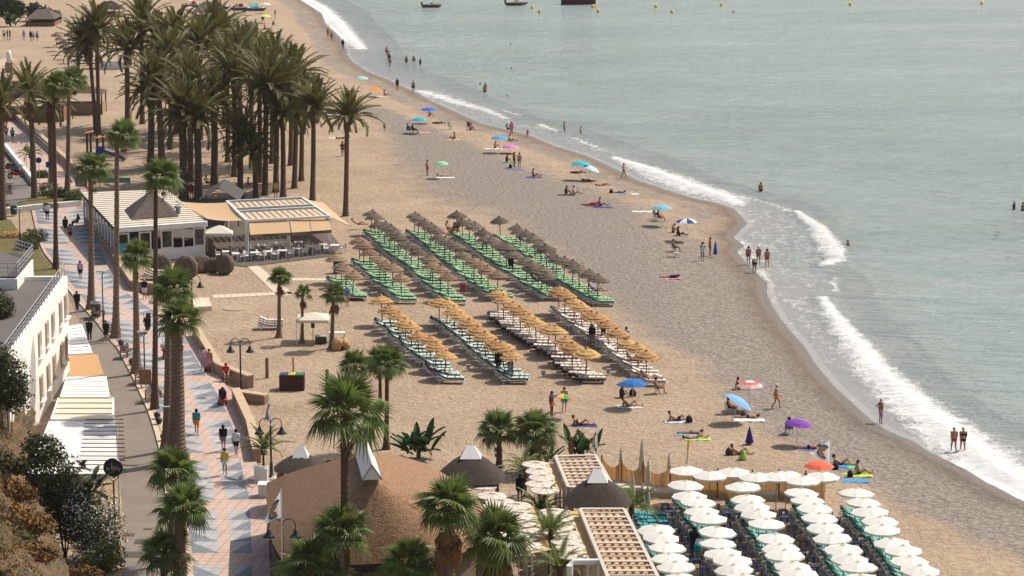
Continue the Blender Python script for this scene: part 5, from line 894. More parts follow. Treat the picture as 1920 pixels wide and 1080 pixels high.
if e:
    for s in (-1, 1): ob('symbol', MB().lathe([(.1, 0), (.2, 0)], 16).mesh('symbol', BLACK), e, M=TR((s * .26, -.09, 2.75), rx=R(90)))
    for i_ in range(3): ob('text_line', MB().box((0, -.09, 2.45 - i_ * .13), (.8, .01, .045)).mesh('text_line', cloth(150,70,60) if i_ == 1 else DWOOD), e)
# manhole covers and gratings on the road
GRT = mat('drain_iron', C(110,100,94,k=.5), .7, .2, 8)
for px, py, w_, l_ in ((168,598,.9,1.2),(222,673,.8,1.),(249,722,.8,1.),(264,755,.8,1.),(263,752,.0,0),(277,992,.5,.3),(244,1003,.5,.6),(267,1016,.9,.9),(275,1031,.5,.3),(250,1040,1.,1.2)):
    if w_: ob('drain_cover', MB().box((0, 0, .006), (w_, l_, .012)).mesh('drain_cover', GRT), loc=G(px, py, .014), label='iron drain cover set in the road paving', cat='drain cover', group='drain covers in the road')
# playground
B = G(178,300); e = local('playground_tower', B, 'playground tower with orange roofs and blue slide', 'playground'); OR = cloth(226,130,90); BS = mat('blue_slide', C(36,64,150,k=.75), .4)
for x, y in ((-.9, 0), (-.5, 0), (.3, -.4), (1.0, -.4), (.3, .5), (1., .5), (-.9, .8), (-.5, .8)): ob('post', MB().tube([(x, y, 0), (x, y, 3.)], .07, 6).mesh('post', DWOOD), e)
ob('roof', MB().slab([(-1.1, -.3, 3.1), (-.2, -.3, 3.3), (-.2, 1., 3.3), (-1.1, 1., 3.1)], .1).mesh('roof', OR), e); ob('roof', MB().slab([(.1, -.7, 2.6), (1.2, -.7, 2.75), (1.2, .7, 2.75), (.1, .7, 2.6)], .1).mesh('roof', OR), e); ob('panel', MB().box((.65, -.45, 1.1), (.9, .08, 1.)).mesh('panel', BS), e); ob('platform', MB().box((.3, .1, .75), (2.4, 1.1, .1)).mesh('platform', DWOOD), e)
s = MB(); s.slab([(1., -.3, .95), (1., .3, .95), (3.2, .1, .2), (3.2, -.5, .2)], .06); s.bar((1., -.3, 1.05), (3.2, -.5, .3), .06, .25).bar((1., .3, 1.05), (3.2, .1, .3), .06, .25); ob('slide', s.mesh('slide', BS), e)
o = G(215,352); one('green_banner', MB().box((0, 0, .8), (3.4, .05, .55)).bar((-1.6, 0, 0), (-1.6, 0, 1.1), .06).bar((1.6, 0, 0), (1.6, 0, 1.1), .06), cloth(110,170,140), 'green banner on a frame behind the slatted roof', 'banner', loc=o)
o = G(85,262); b = MB(); pts = [(40,240),(62,262),(92,290),(130,300)]
for a, c in zip(pts[:-1], pts[1:]): [b.bar(G(*a) - o + Vector((0, 0, z)), G(*c) - o + Vector((0, 0, z)), .05) for z in (.5, .9, 1.3)]
[b.bar(G(*a) - o, G(*a) - o + Vector((0, 0, 1.35)), .06) for a in pts]; one('steel_railing', b, GREY, 'grey stair railing at the far beach access', 'railing', loc=o)
# far huts and terraces, top left
def hut(px, py, w, d, h, m, lab, rh=1.6, wallm=WOOD):
    e = local('beach_hut', G(px, py), lab, 'hut'); n = 8; ob('wall', MB().box((0, 0, h * .25), (w * .9, d * .9, h * .5)).mesh('wall', wallm), e); b = MB()
    for a, c in (((-w / 2, -d / 2), (w / 2, -d / 2)), ((w / 2, -d / 2), (w / 2, d / 2)), ((w / 2, d / 2), (-w / 2, d / 2)), ((-w / 2, d / 2), (-w / 2, -d / 2))):
        b.add([(a[0], a[1], h), (c[0], c[1], h), (c[0] * .35, 0, h + rh), (a[0] * .35, 0, h + rh)], [(0, 1, 2, 3)])
    ob('roof', b.mesh('roof', m), e)
    for x in (-1, 1):
        for y in (-1, 1): ob('post', MB().bar((x * w * .45, y * d * .45, 0), (x * w * .45, y * d * .45, h), .15).mesh('post', DWOOD), e)
hut(52,224,11,5,3.,THG,'wooden bar with shaggy thatched roof by the far promenade',2.); hut(150,212,7,4,2.8,mat('brown_roof', C(110,84,70,k=.6), .9),'open beach cafe with brown roof and white pillars',.8,WALLM); hut(82,46,5.5,8,1.3,THG,'far straw hut with long pitched roof',1.5); hut(392,36,6,5,1.4,THG,'far grey straw hut behind the palm crowns',1.8); hut(205,30,5,5,1.4,THD,'far dark hut among the palms',1.4); hut(210,128,5,3,2.2,CANV,'white awning kiosk by the far lounger terrace',.5,DWHITE)
o = G(18,135); e = local('statue', o, 'white stone statue on a pale block by the far path', 'statue'); ob('plinth', MB().box((0, 0, .7), (1.1, 1.1, 1.4)).mesh('plinth', WALLM), e); ob('figure', MB().tube([(0, 0, 1.4), (.02, 0, 2.1), (-.05, 0, 2.7), (.1, 0, 3.2)], [.45, .38, .4, .2], 10).mesh('figure', WHITE, True), e)
for i in range(7):
    for j in range(2): place(LK['w'], 'sun_lounger', TR(G(118 + i * 6 + j * 22, 84 + i * 6.5)), 'dark lounger under the far brown shelters', 'lounger', 'far dark loungers')
far_u = [(105,62),(112,69),(119,76),(126,84),(133,91),(140,98),(128,62),(136,70),(144,78),(152,86)]
for px, py in far_u: place(UK['g'], 'straw_umbrella', TR(G(px, py, 2.3) * 1 - Vector((0, 0, 2.3)), rnd.uniform(0, 6)), 'far dark straw umbrella beside the brown shelters', 'umbrella', 'far straw umbrellas')
for px, py, lk in ((610,214,'w'),(618,218,'t'),(626,222,'w'),(560,170,'w'),(600,208,'i')): place(LK[lk], 'sun_lounger', TR(G(px, py)), 'lounger stacked behind the seaward palms', 'lounger', 'loungers behind the seaward palms')
# pedal boats on the far sand
def pedalo(px, py, c1, c2, lab, rz=0.):
    e = ob('pedal_boat', None, M=TR(G(px, py), rz), label=lab, cat='boat')
    for s in (-1, 1): ob('float', MB().tube([(-1.9, s * .6, .35), (-1.6, s * .6, .28), (1.4, s * .6, .28), (2., s * .6, .5)], [.1, .28, .28, .06], 8).mesh('float', mat('float_grey', C(90,96,88,k=.6), .6)), e)
    ob('deck', MB().box((0, 0, .58), (3.2, 1.5, .12)).mesh('deck', WPL), e); ob('paddle_wheel', MB().tube([(0, -.45, .8), (0, .45, .8)], .5, 14).mesh('paddle_wheel', cloth(*c1)), e); ob('slide', MB().slab([(-1.5, -.3, 1.6), (-1.5, .3, 1.6), (1.3, .3, .7), (1.3, -.3, .7)], .08).mesh('slide', cloth(*c2)), e)
    for x in (-.6, .6): ob('seat', MB().box((x, 0, .8), (.5, 1.1, .3)).mesh('seat', WPL), e); 
pedalo(364,14,(200,60,50),(230,230,225),'pedal boat with red paddle cover and white deck',-.1); pedalo(412,17,(205,70,60),(225,225,225),'pedal boat with red wheel beside the first one',-.1); pedalo(452,19,(190,40,60),(210,180,60),'yellow and green pedal boat with a red wheel',.05); pedalo(480,20,(60,140,90),(80,170,100),'green pedal boat behind the turquoise umbrella',.05)
# boats and buoys
def rib_boat(px, py, L, lab, c=(96,36,40), ship=False):
    e = ob('inflatable_boat' if not ship else 'moored_boat', None, M=TR(G(px, py, SEA), R(3)), label=lab, cat='boat'); m = mat('maroon_hull', C(*c, k=.6), .5, .1, 2)
    if ship:
        h = MB(); sec = [(-L / 2, .9, 1.3), (-L / 4, 1.2, 1.3), (L / 6, 1.1, 1.45), (L / 2.6, .6, 1.65), (L / 2, .05, 1.9)]
        for x, w_, z in sec: h.v += [(x - .15 * (x > L / 3), -w_ * .55, -.3), (x, -w_, z), (x, w_, z), (x - .15 * (x > L / 3), w_ * .55, -.3)]
        for i in range(4): o_ = 4 * i; h.f += [(o_ + j, o_ + 4 + j, o_ + 5 + j, o_ + 1 + j) for j in range(3)]
        h.f += [(0, 1, 2, 3)]; h.m = [0] * len(h.f); ob('hull', h.mesh('hull', m), e); ob('cabin', MB().box((-.5, 0, 1.7), (2.4, 1.4, 1.2)).mesh('cabin', WPL), e); return
    for s in (-1, 1): ob('tube', MB().tube([(-L / 2, s * .75, .3), (-L / 4, s * .75, .3), (L / 4, s * .72, .34), (L / 2.3, s * .35, .45), (L / 2, 0, .5)], [.2, .26, .26, .24, .2], 10).mesh('tube', m, True), e)
    ob('floor', MB().box((-.1, 0, .22), (L * .8, 1.2, .1)).mesh('floor', GREY), e); ob('console', MB().box((0, 0, .7), (.6, .6, .9)).mesh('console', WPL), e); ob('engine', MB().box((-L / 2 - .05, 0, .75), (.35, .35, .7)).mesh('engine', BLACK), e)
rib_boat(809,14,3.7,'small maroon inflatable boat with a yellow buoy at its bow'); rib_boat(968,10,4.3,'maroon inflatable boat with a white console'); rib_boat(1085,8,7.,'larger dark maroon boat moored offshore', (84,32,46), True)
bu = MB(); bu.lathe([(0, -.3), (.22, -.25), (.36, .05), (.34, .3), (.2, .52), (.06, .6), (0, .62)], 14); BUM = bu.mesh('buoy', mat('buoy_yellow', C(236,196,40), .5, .06, 3), True)
for px, py in ((998,16),(1012,24),(822,14),(1112,14),(1122,23),(1230,14),(1260,24),(1353,11),(1594,10),(1841,8)): ob('buoy', BUM, loc=G(px, py, SEA), label='yellow round buoy floating offshore', cat='buoy', group='yellow buoys')

# ================================================================== VEHICLES
def wheel(r=.3, w=.12):
    t = MB(); t.lathe([(r * .62, -w / 2), (r * .95, -w / 2), (r, 0), (r * .95, w / 2), (r * .62, w / 2)], 18); d = MB(); d.lathe([(0, -w * .3), (r * .62, -w * .3), (r * .62, w * .3), (0, w * .3)], 14); return t.mesh('tyre', mat('rubber', (.02, .02, .02), .85)), d.mesh('rim', STEEL)
TY, RM = wheel()
def moto(px, py, rz, body, lab, box=True):
    e = ob('motorcycle', None, M=TR(G(px, py, .15), rz), label=lab, cat='motorcycle'); bm = cloth(*body)
    for y in (-.68, .68): w_ = ob('wheel', TY, e, M=TR((0, y, .3), ry=R(90))); ob('rim', RM, w_)
    ob('body', MB().tube([(0, -.6, .75), (0, -.35, .6), (0, .1, .45), (0, .45, .62), (0, .85, .78)], [.08, .2, .2, .19, .09], 10).mesh('body', bm, True), e); ob('saddle', MB().tube([(0, -.1, .8), (0, .3, .82), (0, .65, .9)], [.12, .15, .11], 8).mesh('saddle', BLACK, True), e); ob('fork', MB().tube([(0, -.7, .3), (0, -.5, 1.05)], .05, 6).mesh('fork', STEEL), e); ob('handlebar', MB().tube([(-.38, -.4, 1.1), (0, -.5, 1.05), (.38, -.4, 1.1)], .025, 6).mesh('handlebar', BLACK), e); ob('windscreen', MB().slab([(-.2, -.62, 1.0), (.2, -.62, 1.0), (.16, -.5, 1.4), (-.16, -.5, 1.4)], .02).mesh('windscreen', GLASS), e)
    for s in (-1, 1): ob('mirror', MB().box((s * .36, -.42, 1.26), (.12, .03, .08)).mesh('mirror', BLACK), e)
    if box: ob('top_box', MB().lathe([(0, 0), (.24, 0), (.26, .15), (.2, .3), (0, .32)], 10, (0, .82, .9)).mesh('top_box', GREY), e)
    ob('tail_light', MB().box((0, 1.0, .78), (.3, .06, .12)).mesh('tail_light', cloth(190,30,30)), e)
moto(277,622,math.pi,(30,32,36),'black touring motorcycle with grey top box on the promenade'); moto(312,670,math.pi - .1,(40,36,40),'second dark motorcycle behind the massive palm'); moto(30,334,R(-60),(150,30,34),'red motorcycle parked in the car park',False); moto(14,322,R(-60),(120,24,30),'dark red motorcycle beside another in the car park',False)
e = ob('mobility_scooter', None, M=TR(G(418,757,.15), math.pi), label='red mobility scooter carrying a rider on the promenade', cat='scooter')
for x, y in ((-.26, .35), (.26, .35), (0, -.5)): w_ = ob('wheel', TY, e, M=TR((x, y, .18), ry=R(90), s=.6)); ob('rim', RM, w_)
RED = cloth(206,70,40); ob('body', MB().box((0, 0, .32), (.5, 1.1, .16)).mesh('body', RED), e); ob('seat', MB().box((0, .22, .62), (.46, .42, .1)).mesh('seat', BLACK), e); ob('backrest', MB().box((0, .46, .9), (.46, .1, .5)).mesh('backrest', RED), e); ob('tiller', MB().tube([(0, -.5, .3), (0, -.35, .95)], .05, 6).tube([(-.25, -.33, .97), (.25, -.33, .97)], .025, 6).mesh('tiller', BLACK), e)

# ================================================================== PEOPLE
def mir(d): return {k_: v for k_, v in d.items()}
def stand(**kw):
    j = dict(pel=(0, 0, .95), che=(0, 0, 1.29), nek=(0, .01, 1.47), hed=(0, -.02, 1.60), sL=(.18, 0, 1.41), eL=(.235, .03, 1.13), wL=(.22, -.05, .88), sR=(-.18, 0, 1.41), eR=(-.235, .03, 1.13), wR=(-.22, -.05, .88),
             hL=(.09, 0, .92), kL=(.1, -.03, .50), aL=(.1, .02, .08), tL=(.12, -.16, .035), hR=(-.09, 0, .92), kR=(-.1, -.03, .50), aR=(-.1, .02, .08), tR=(-.12, -.16, .035)); j.update(kw); return j
POSE = {'stand': stand(), 'walk': stand(kL=(.1, -.2, .52), aL=(.1, -.25, .09), tL=(.11, -.42, .06), kR=(-.1, .06, .50), aR=(-.1, .3, .14), tR=(-.11, .16, .035), wL=(.2, .16, .93), eL=(.23, .12, 1.14), wR=(-.2, -.22, .97), eR=(-.23, -.02, 1.13)),
 'hips': stand(eL=(.38, .1, 1.18), wL=(.17, -.02, 1.0), eR=(-.36, .1, 1.18), wR=(-.17, -.02, 1.0)), 'photo': stand(eL=(.24, -.2, 1.28), wL=(.1, -.3, 1.5), eR=(-.24, -.2, 1.28), wR=(-.1, -.3, 1.5)),
 'bend': stand(che=(0, -.3, 1.12), nek=(0, -.46, 1.18), hed=(0, -.58, 1.16), sL=(.18, -.4, 1.16), sR=(-.18, -.4, 1.16), eL=(.2, -.5, .9), eR=(-.2, -.5, .9), wL=(.18, -.6, .68), wR=(-.18, -.6, .68)),
 'sit': stand(pel=(0, 0, .12), che=(0, .1, .46), nek=(0, .1, .64), hed=(0, .06, .77), sL=(.18, .1, .58), sR=(-.18, .1, .58), eL=(.26, .18, .34), eR=(-.26, .18, .34), wL=(.24, .22, .1), wR=(-.24, .22, .1), hL=(.09, -.02, .11), hR=(-.09, -.02, .11), kL=(.12, -.42, .2), kR=(-.12, -.4, .34), aL=(.12, -.85, .07), aR=(-.12, -.66, .07), tL=(.14, -.9, .2), tR=(-.14, -.82, .1)),
 'knees': stand(pel=(0, 0, .12), che=(0, .02, .46), nek=(0, -.04, .63), hed=(0, -.1, .75), sL=(.18, .0, .58), sR=(-.18, .0, .58), eL=(.25, -.22, .4), eR=(-.25, -.22, .4), wL=(.1, -.42, .34), wR=(-.1, -.42, .34), hL=(.09, -.02, .11), hR=(-.09, -.02, .11), kL=(.12, -.36, .44), kR=(-.12, -.36, .44), aL=(.12, -.52, .07), aR=(-.12, -.52, .07), tL=(.13, -.7, .04), tR=(-.13, -.7, .04)),
 'recline': stand(pel=(0, 0, .11), che=(0, .28, .30), nek=(0, .42, .42), hed=(0, .46, .55), sL=(.18, .36, .36), sR=(-.18, .36, .36), eL=(.24, .46, .08), eR=(-.24, .46, .08), wL=(.2, .22, .05), wR=(-.2, .22, .05), hL=(.09, -.05, .1), hR=(-.09, -.05, .1), kL=(.11, -.4, .36), kR=(-.11, -.46, .12), aL=(.11, -.6, .07), aR=(-.11, -.9, .07), tL=(.11, -.78, .04), tR=(-.12, -.94, .2)),
 'supine': stand(pel=(0, 0, .11), che=(0, .34, .12), nek=(0, .52, .12), hed=(0, .66, .13), sL=(.18, .44, .11), sR=(-.18, .44, .11), eL=(.3, .2, .08), eR=(-.3, .2, .08), wL=(.26, -.05, .06), wR=(-.26, -.05, .06), hL=(.09, -.03, .1), hR=(-.09, -.03, .1), kL=(.12, -.45, .12), kR=(-.12, -.42, .28), aL=(.14, -.86, .07), aR=(-.13, -.72, .07), tL=(.16, -.9, .2), tR=(-.13, -.88, .05)),
 'prone': stand(pel=(0, 0, .13), che=(0, .34, .15), nek=(0, .5, .2), hed=(.02, .62, .22), sL=(.18, .44, .14), sR=(-.18, .44, .14), eL=(.32, .52, .06), eR=(-.32, .52, .06), wL=(.12, .66, .05), wR=(-.12, .66, .05), hL=(.09, -.03, .11), hR=(-.09, -.03, .11), kL=(.11, -.46, .08), kR=(-.11, -.46, .08), aL=(.11, -.86, .08), aR=(-.11, -.86, .08), tL=(.12, -1.0, .03), tR=(-.12, -1.0, .03)),
 'chair': stand(pel=(0, 0, .45), che=(0, .14, .76), nek=(0, .14, .93), hed=(0, .1, 1.06), sL=(.18, .14, .88), sR=(-.18, .14, .88), eL=(.24, .0, .64), eR=(-.24, .0, .64), wL=(.16, -.22, .58), wR=(-.16, -.22, .58), hL=(.09, -.04, .44), hR=(-.09, -.04, .44), kL=(.12, -.46, .46), kR=(-.12, -.46, .46), aL=(.12, -.52, .09), aR=(-.12, -.54, .09), tL=(.13, -.7, .04), tR=(-.13, -.72, .04)),
 'lounge': stand(pel=(0, 0, .55), che=(0, .32, .70), nek=(0, .48, .82), hed=(0, .56, .94), sL=(.18, .42, .78), sR=(-.18, .42, .78), eL=(.26, .2, .6), eR=(-.26, .2, .6), wL=(.14, -.05, .64), wR=(-.14, -.05, .64), hL=(.09, -.04, .54), hR=(-.09, -.04, .54), kL=(.12, -.42, .72), kR=(-.12, -.47, .54), aL=(.12, -.72, .5), aR=(-.12, -.9, .5), tL=(.12, -.9, .48), tR=(-.12, -.96, .6))}
SEGS = [('pel', 'che', .125, .13, 'torso'), ('hL', 'sL', .10, .085, 'torso'), ('hR', 'sR', .10, .085, 'torso'), ('sL', 'sR', .075, .075, 'torso'), ('hL', 'hR', .105, .105, 'pelvis'), ('che', 'nek', .09, .06, 'torso'), ('nek', 'hed', .055, .06, 'neck'),
 ('sL', 'eL', .055, .043, 'uparm'), ('eL', 'wL', .042, .03, 'arm'), ('sR', 'eR', .055, .043, 'uparm'), ('eR', 'wR', .042, .03, 'arm'), ('hL', 'kL', .088, .06, 'thigh'), ('kL', 'aL', .058, .038, 'shin'), ('aL', 'tL', .042, .034, 'foot'), ('hR', 'kR', .088, .06, 'thigh'), ('kR', 'aR', .058, .038, 'shin'), ('aR', 'tR', .042, .034, 'foot')]
def capsule(mb, a, b_, r0, r1, n=9):
    a, b_ = Vector(a), Vector(b_); d = b_ - a
    if d.length < 1e-4: d = Vector((0, 0, 1e-3)); b_ = a + d
    u = d.normalized(); pts = []; rs = []
    for t in (-.98, -.8, -.45, 0): pts.append(a + u * r0 * t); rs.append(r0 * math.sqrt(max(.0, 1 - t * t)))
    for t in (0.001, .45, .8, .98): pts.append(b_ + u * r1 * t); rs.append(r1 * math.sqrt(max(0., 1 - t * t)))
    mb.tube(pts, rs, n)
BODY, CLO = {}, {}
def build_body(pose):
    j = {k_: Vector(v) for k_, v in POSE[pose].items()}; mb = MB(); caps = []
    for a, b_, r0_, r1_, tag in SEGS: capsule(mb, j[a], j[b_], r0_, r1_); caps.append((j[a], j[b_], tag))
    up = (j['hed'] - j['nek']).normalized(); capsule(mb, j['hed'] - up * .02, j['hed'] + up * .06, .088, .092, 12); caps.append((j['hed'] - up * .02, j['hed'] + up * .07, 'head'))
    side = (j['sL'] - j['sR']).normalized(); fw = up.cross(side).normalized(); fw = -fw if fw.dot(Vector((0, -1, .2))) < 0 else fw
    capsule(mb, j['hed'] + fw * .085, j['hed'] + fw * .105 - up * .02, .014, .018, 6)
    for s in (-1, 1): capsule(mb, j['hed'] + side * s * .09, j['hed'] + side * s * .095 + up * .03, .016, .016, 6)
    for w_, el in (('wL', 'eL'), ('wR', 'eR')):
        d = (j[w_] - j[el]).normalized(); sd_ = d.cross(Vector((.3, 1, .2))).normalized(); capsule(mb, j[w_], j[w_] + d * .07, .03, .034, 7)
        for q in range(4): p = j[w_] + d * .09 + sd_ * (q - 1.5) * .021; capsule(mb, p, p + d * (.07 + .012 * (q in (1, 2))), .011, .009, 5)
        capsule(mb, j[w_] + d * .04 + sd_ * .03, j[w_] + d * .08 + sd_ * .062, .012, .01, 5); caps.append((j[w_], j[w_] + d * .15, 'hand'))
    t = bpy.data.objects.new('body_tmp', mb.mesh('body_tmp', [])); COL.objects.link(t); m = t.modifiers.new('r', 'REMESH'); m.mode = 'VOXEL'; m.voxel_size = .017; s = t.modifiers.new('s', 'SMOOTH'); s.factor = .5; s.iterations = 3
    dg = bpy.context.evaluated_depsgraph_get(); dg.update(); me = bpy.data.meshes.new_from_object(t.evaluated_get(dg)); bpy.data.objects.remove(t)
    me.name = 'body'; me.polygons.foreach_set('use_smooth', [True] * len(me.polygons)); nv = len(me.vertices); V = np.zeros(nv * 3); me.vertices.foreach_get('co', V); V = V.reshape(-1, 3); Nn = np.zeros(nv * 3); me.vertices.foreach_get('normal', Nn); Nn = Nn.reshape(-1, 3)
    F = [tuple(p.vertices) for p in me.polygons]; FC = np.array([V[list(f)].mean(0) for f in F]); best = np.full(len(F), 1e9); tag = np.array([''] * len(F), dtype=object); tt = np.zeros(len(F))
    for a, b_, tg in caps:
        a_, v = np.array(a), np.array(b_ - a); t_ = np.clip(((FC - a_) @ v) / max(v @ v, 1e-9), 0, 1); d_ = np.linalg.norm(FC - a_ - t_[:, None] * v, axis=1); r_ = {'torso': .12, 'pelvis': .11, 'thigh': .075, 'head': .09, 'uparm': .05}.get(tg, .045); d_ = d_ - r_; k_ = d_ < best; best[k_] = d_[k_]; tag[k_] = tg; tt[k_] = t_[k_]
    hd = (FC - np.array(j['hed'])); hu = hd @ np.array(up); hf = hd @ np.array(fw)
    che, pel = np.array(j['che']), np.array(j['pel']); ax_t = che - pel; st = ((FC - pel) @ ax_t) / (ax_t @ ax_t)
    BODY[pose] = (me, V, Nn, F, dict(tag=tag, tt=tt, hu=hu, hf=hf, st=st))
def garment(pose, kind):
    if (pose, kind) in CLO: return CLO[(pose, kind)]
    me, V, Nn, F, D = BODY[pose]; tag, tt, hu, hf, st = (D[k_] for k_ in ('tag', 'tt', 'hu', 'hf', 'st')); tor = (tag == 'torso'); pv = (tag == 'pelvis') | (tor & (st < .12)); th = tag == 'thigh'
    sel = {'shorts': pv | (th & (tt < .62)), 'trunks': pv | (th & (tt < .22)), 'briefs': pv | (th & (tt < .1)), 'pants': pv | th | ((tag == 'shin') & (tt < .92)), 'skirt': pv | (th & (tt < .8)), 'shirt': (tor & (st > .0)) | ((tag == 'uparm') & (tt < .75)), 'vest': tor & (st > 0), 'top': tor & (st > .72) & (st < 1.12), 'suit': tor | pv | (th & (tt < .06)), 'dress': tor | pv | (th & (tt < .75)),
           'hair': (tag == 'head') & ((hu > .055) | ((hf < -.01) & (hu > -.05))), 'long_hair': (((tag == 'head') & ((hu > .05) | (hf < .01))) | ((tag == 'neck') & (hf < .02))), 'cap': (tag == 'head') & (hu > .045)}[kind]
    off = {'hair': .018, 'long_hair': .024, 'cap': .03, 'skirt': .03, 'dress': .022, 'shorts': .02}.get(kind, .014); ids = np.nonzero(sel)[0]; used = sorted({v for i in ids for v in F[i]}); rm = {v: i for i, v in enumerate(used)}
    g = bpy.data.meshes.new(kind); g.from_pydata([tuple(V[v] + Nn[v] * off) for v in used], [], [tuple(rm[v] for v in F[i]) for i in ids]); g.polygons.foreach_set('use_smooth', [True] * len(g.polygons)); g.materials.append(None); g.update(); CLO[(pose, kind)] = g; return g
for p_ in POSE: build_body(p_)
SK = {'l': mat('skin_light', C(206,160,132,k=.75), .6, .06, 5), 't': mat('skin_tan', C(190,136,104,k=.75), .6, .06, 5), 'd': mat('skin_dark', C(110,72,54,k=.7), .6, .06, 5)}
HAIR = {'b': mat('hair_brown', (.035, .022, .014), .7), 'k': mat('hair_black', (.012, .01, .01), .6), 'g': mat('hair_grey', (.45, .43, .4), .8), 'y': mat('hair_blond', (.38, .26, .12), .7)}
KC = {'n': (32,36,60), 'k': (26,26,28), 'w': (226,224,220), 'r': (190,44,48), 'o': (240,124,40), 'b': (56,100,180), 't': (40,150,150), 'y': (232,204,110), 'p': (226,150,180), 'g': (120,124,120), 'e': (90,130,80), 'u': (110,70,140), 'f': (200,170,190), 'c': (110,60,50), 'l': (150,190,220)}
def person(px, py, pose, rot, sk, clothes, hair, lab, wade=None, z=None, s=1.):
    P_ = G(px, py, SEA) - Vector((0, 0, wade)) if wade is not None else (G(px, py, z) if z is not None else GP(px, py))
    body = BODY[pose][0]
    o = ob('person', body, M=TR(P_, R(rot), s=s), label=lab, cat='person')
    if not body.materials: body.materials.append(None)
    def setm(x, m): x.material_slots[0].link = 'OBJECT'; x.material_slots[0].material = m
    setm(o, SK[sk]); kh, ch = ('long_hair', hair[0]) if len(hair) > 1 and hair[1] == 'l' else ('hair', hair[0])
    h = ob('hair', garment(pose, kh), o); setm(h, HAIR[ch])
    if len(hair) > 1 and hair[1] in 'CWR': c_ = ob('cap', garment(pose, 'cap'), o); setm(c_, cloth(*KC[{'C': 'k', 'W': 'w', 'R': 'r'}[hair[1]]]))
    for it in clothes.split():
        kd, c_ = it.split(':'); g_ = ob({'top': 'bikini_top', 'suit': 'swimsuit', 'briefs': 'swim_briefs'}.get(kd, kd), garment(pose, kd), o); setm(g_, cloth(*KC[c_]))
    return o
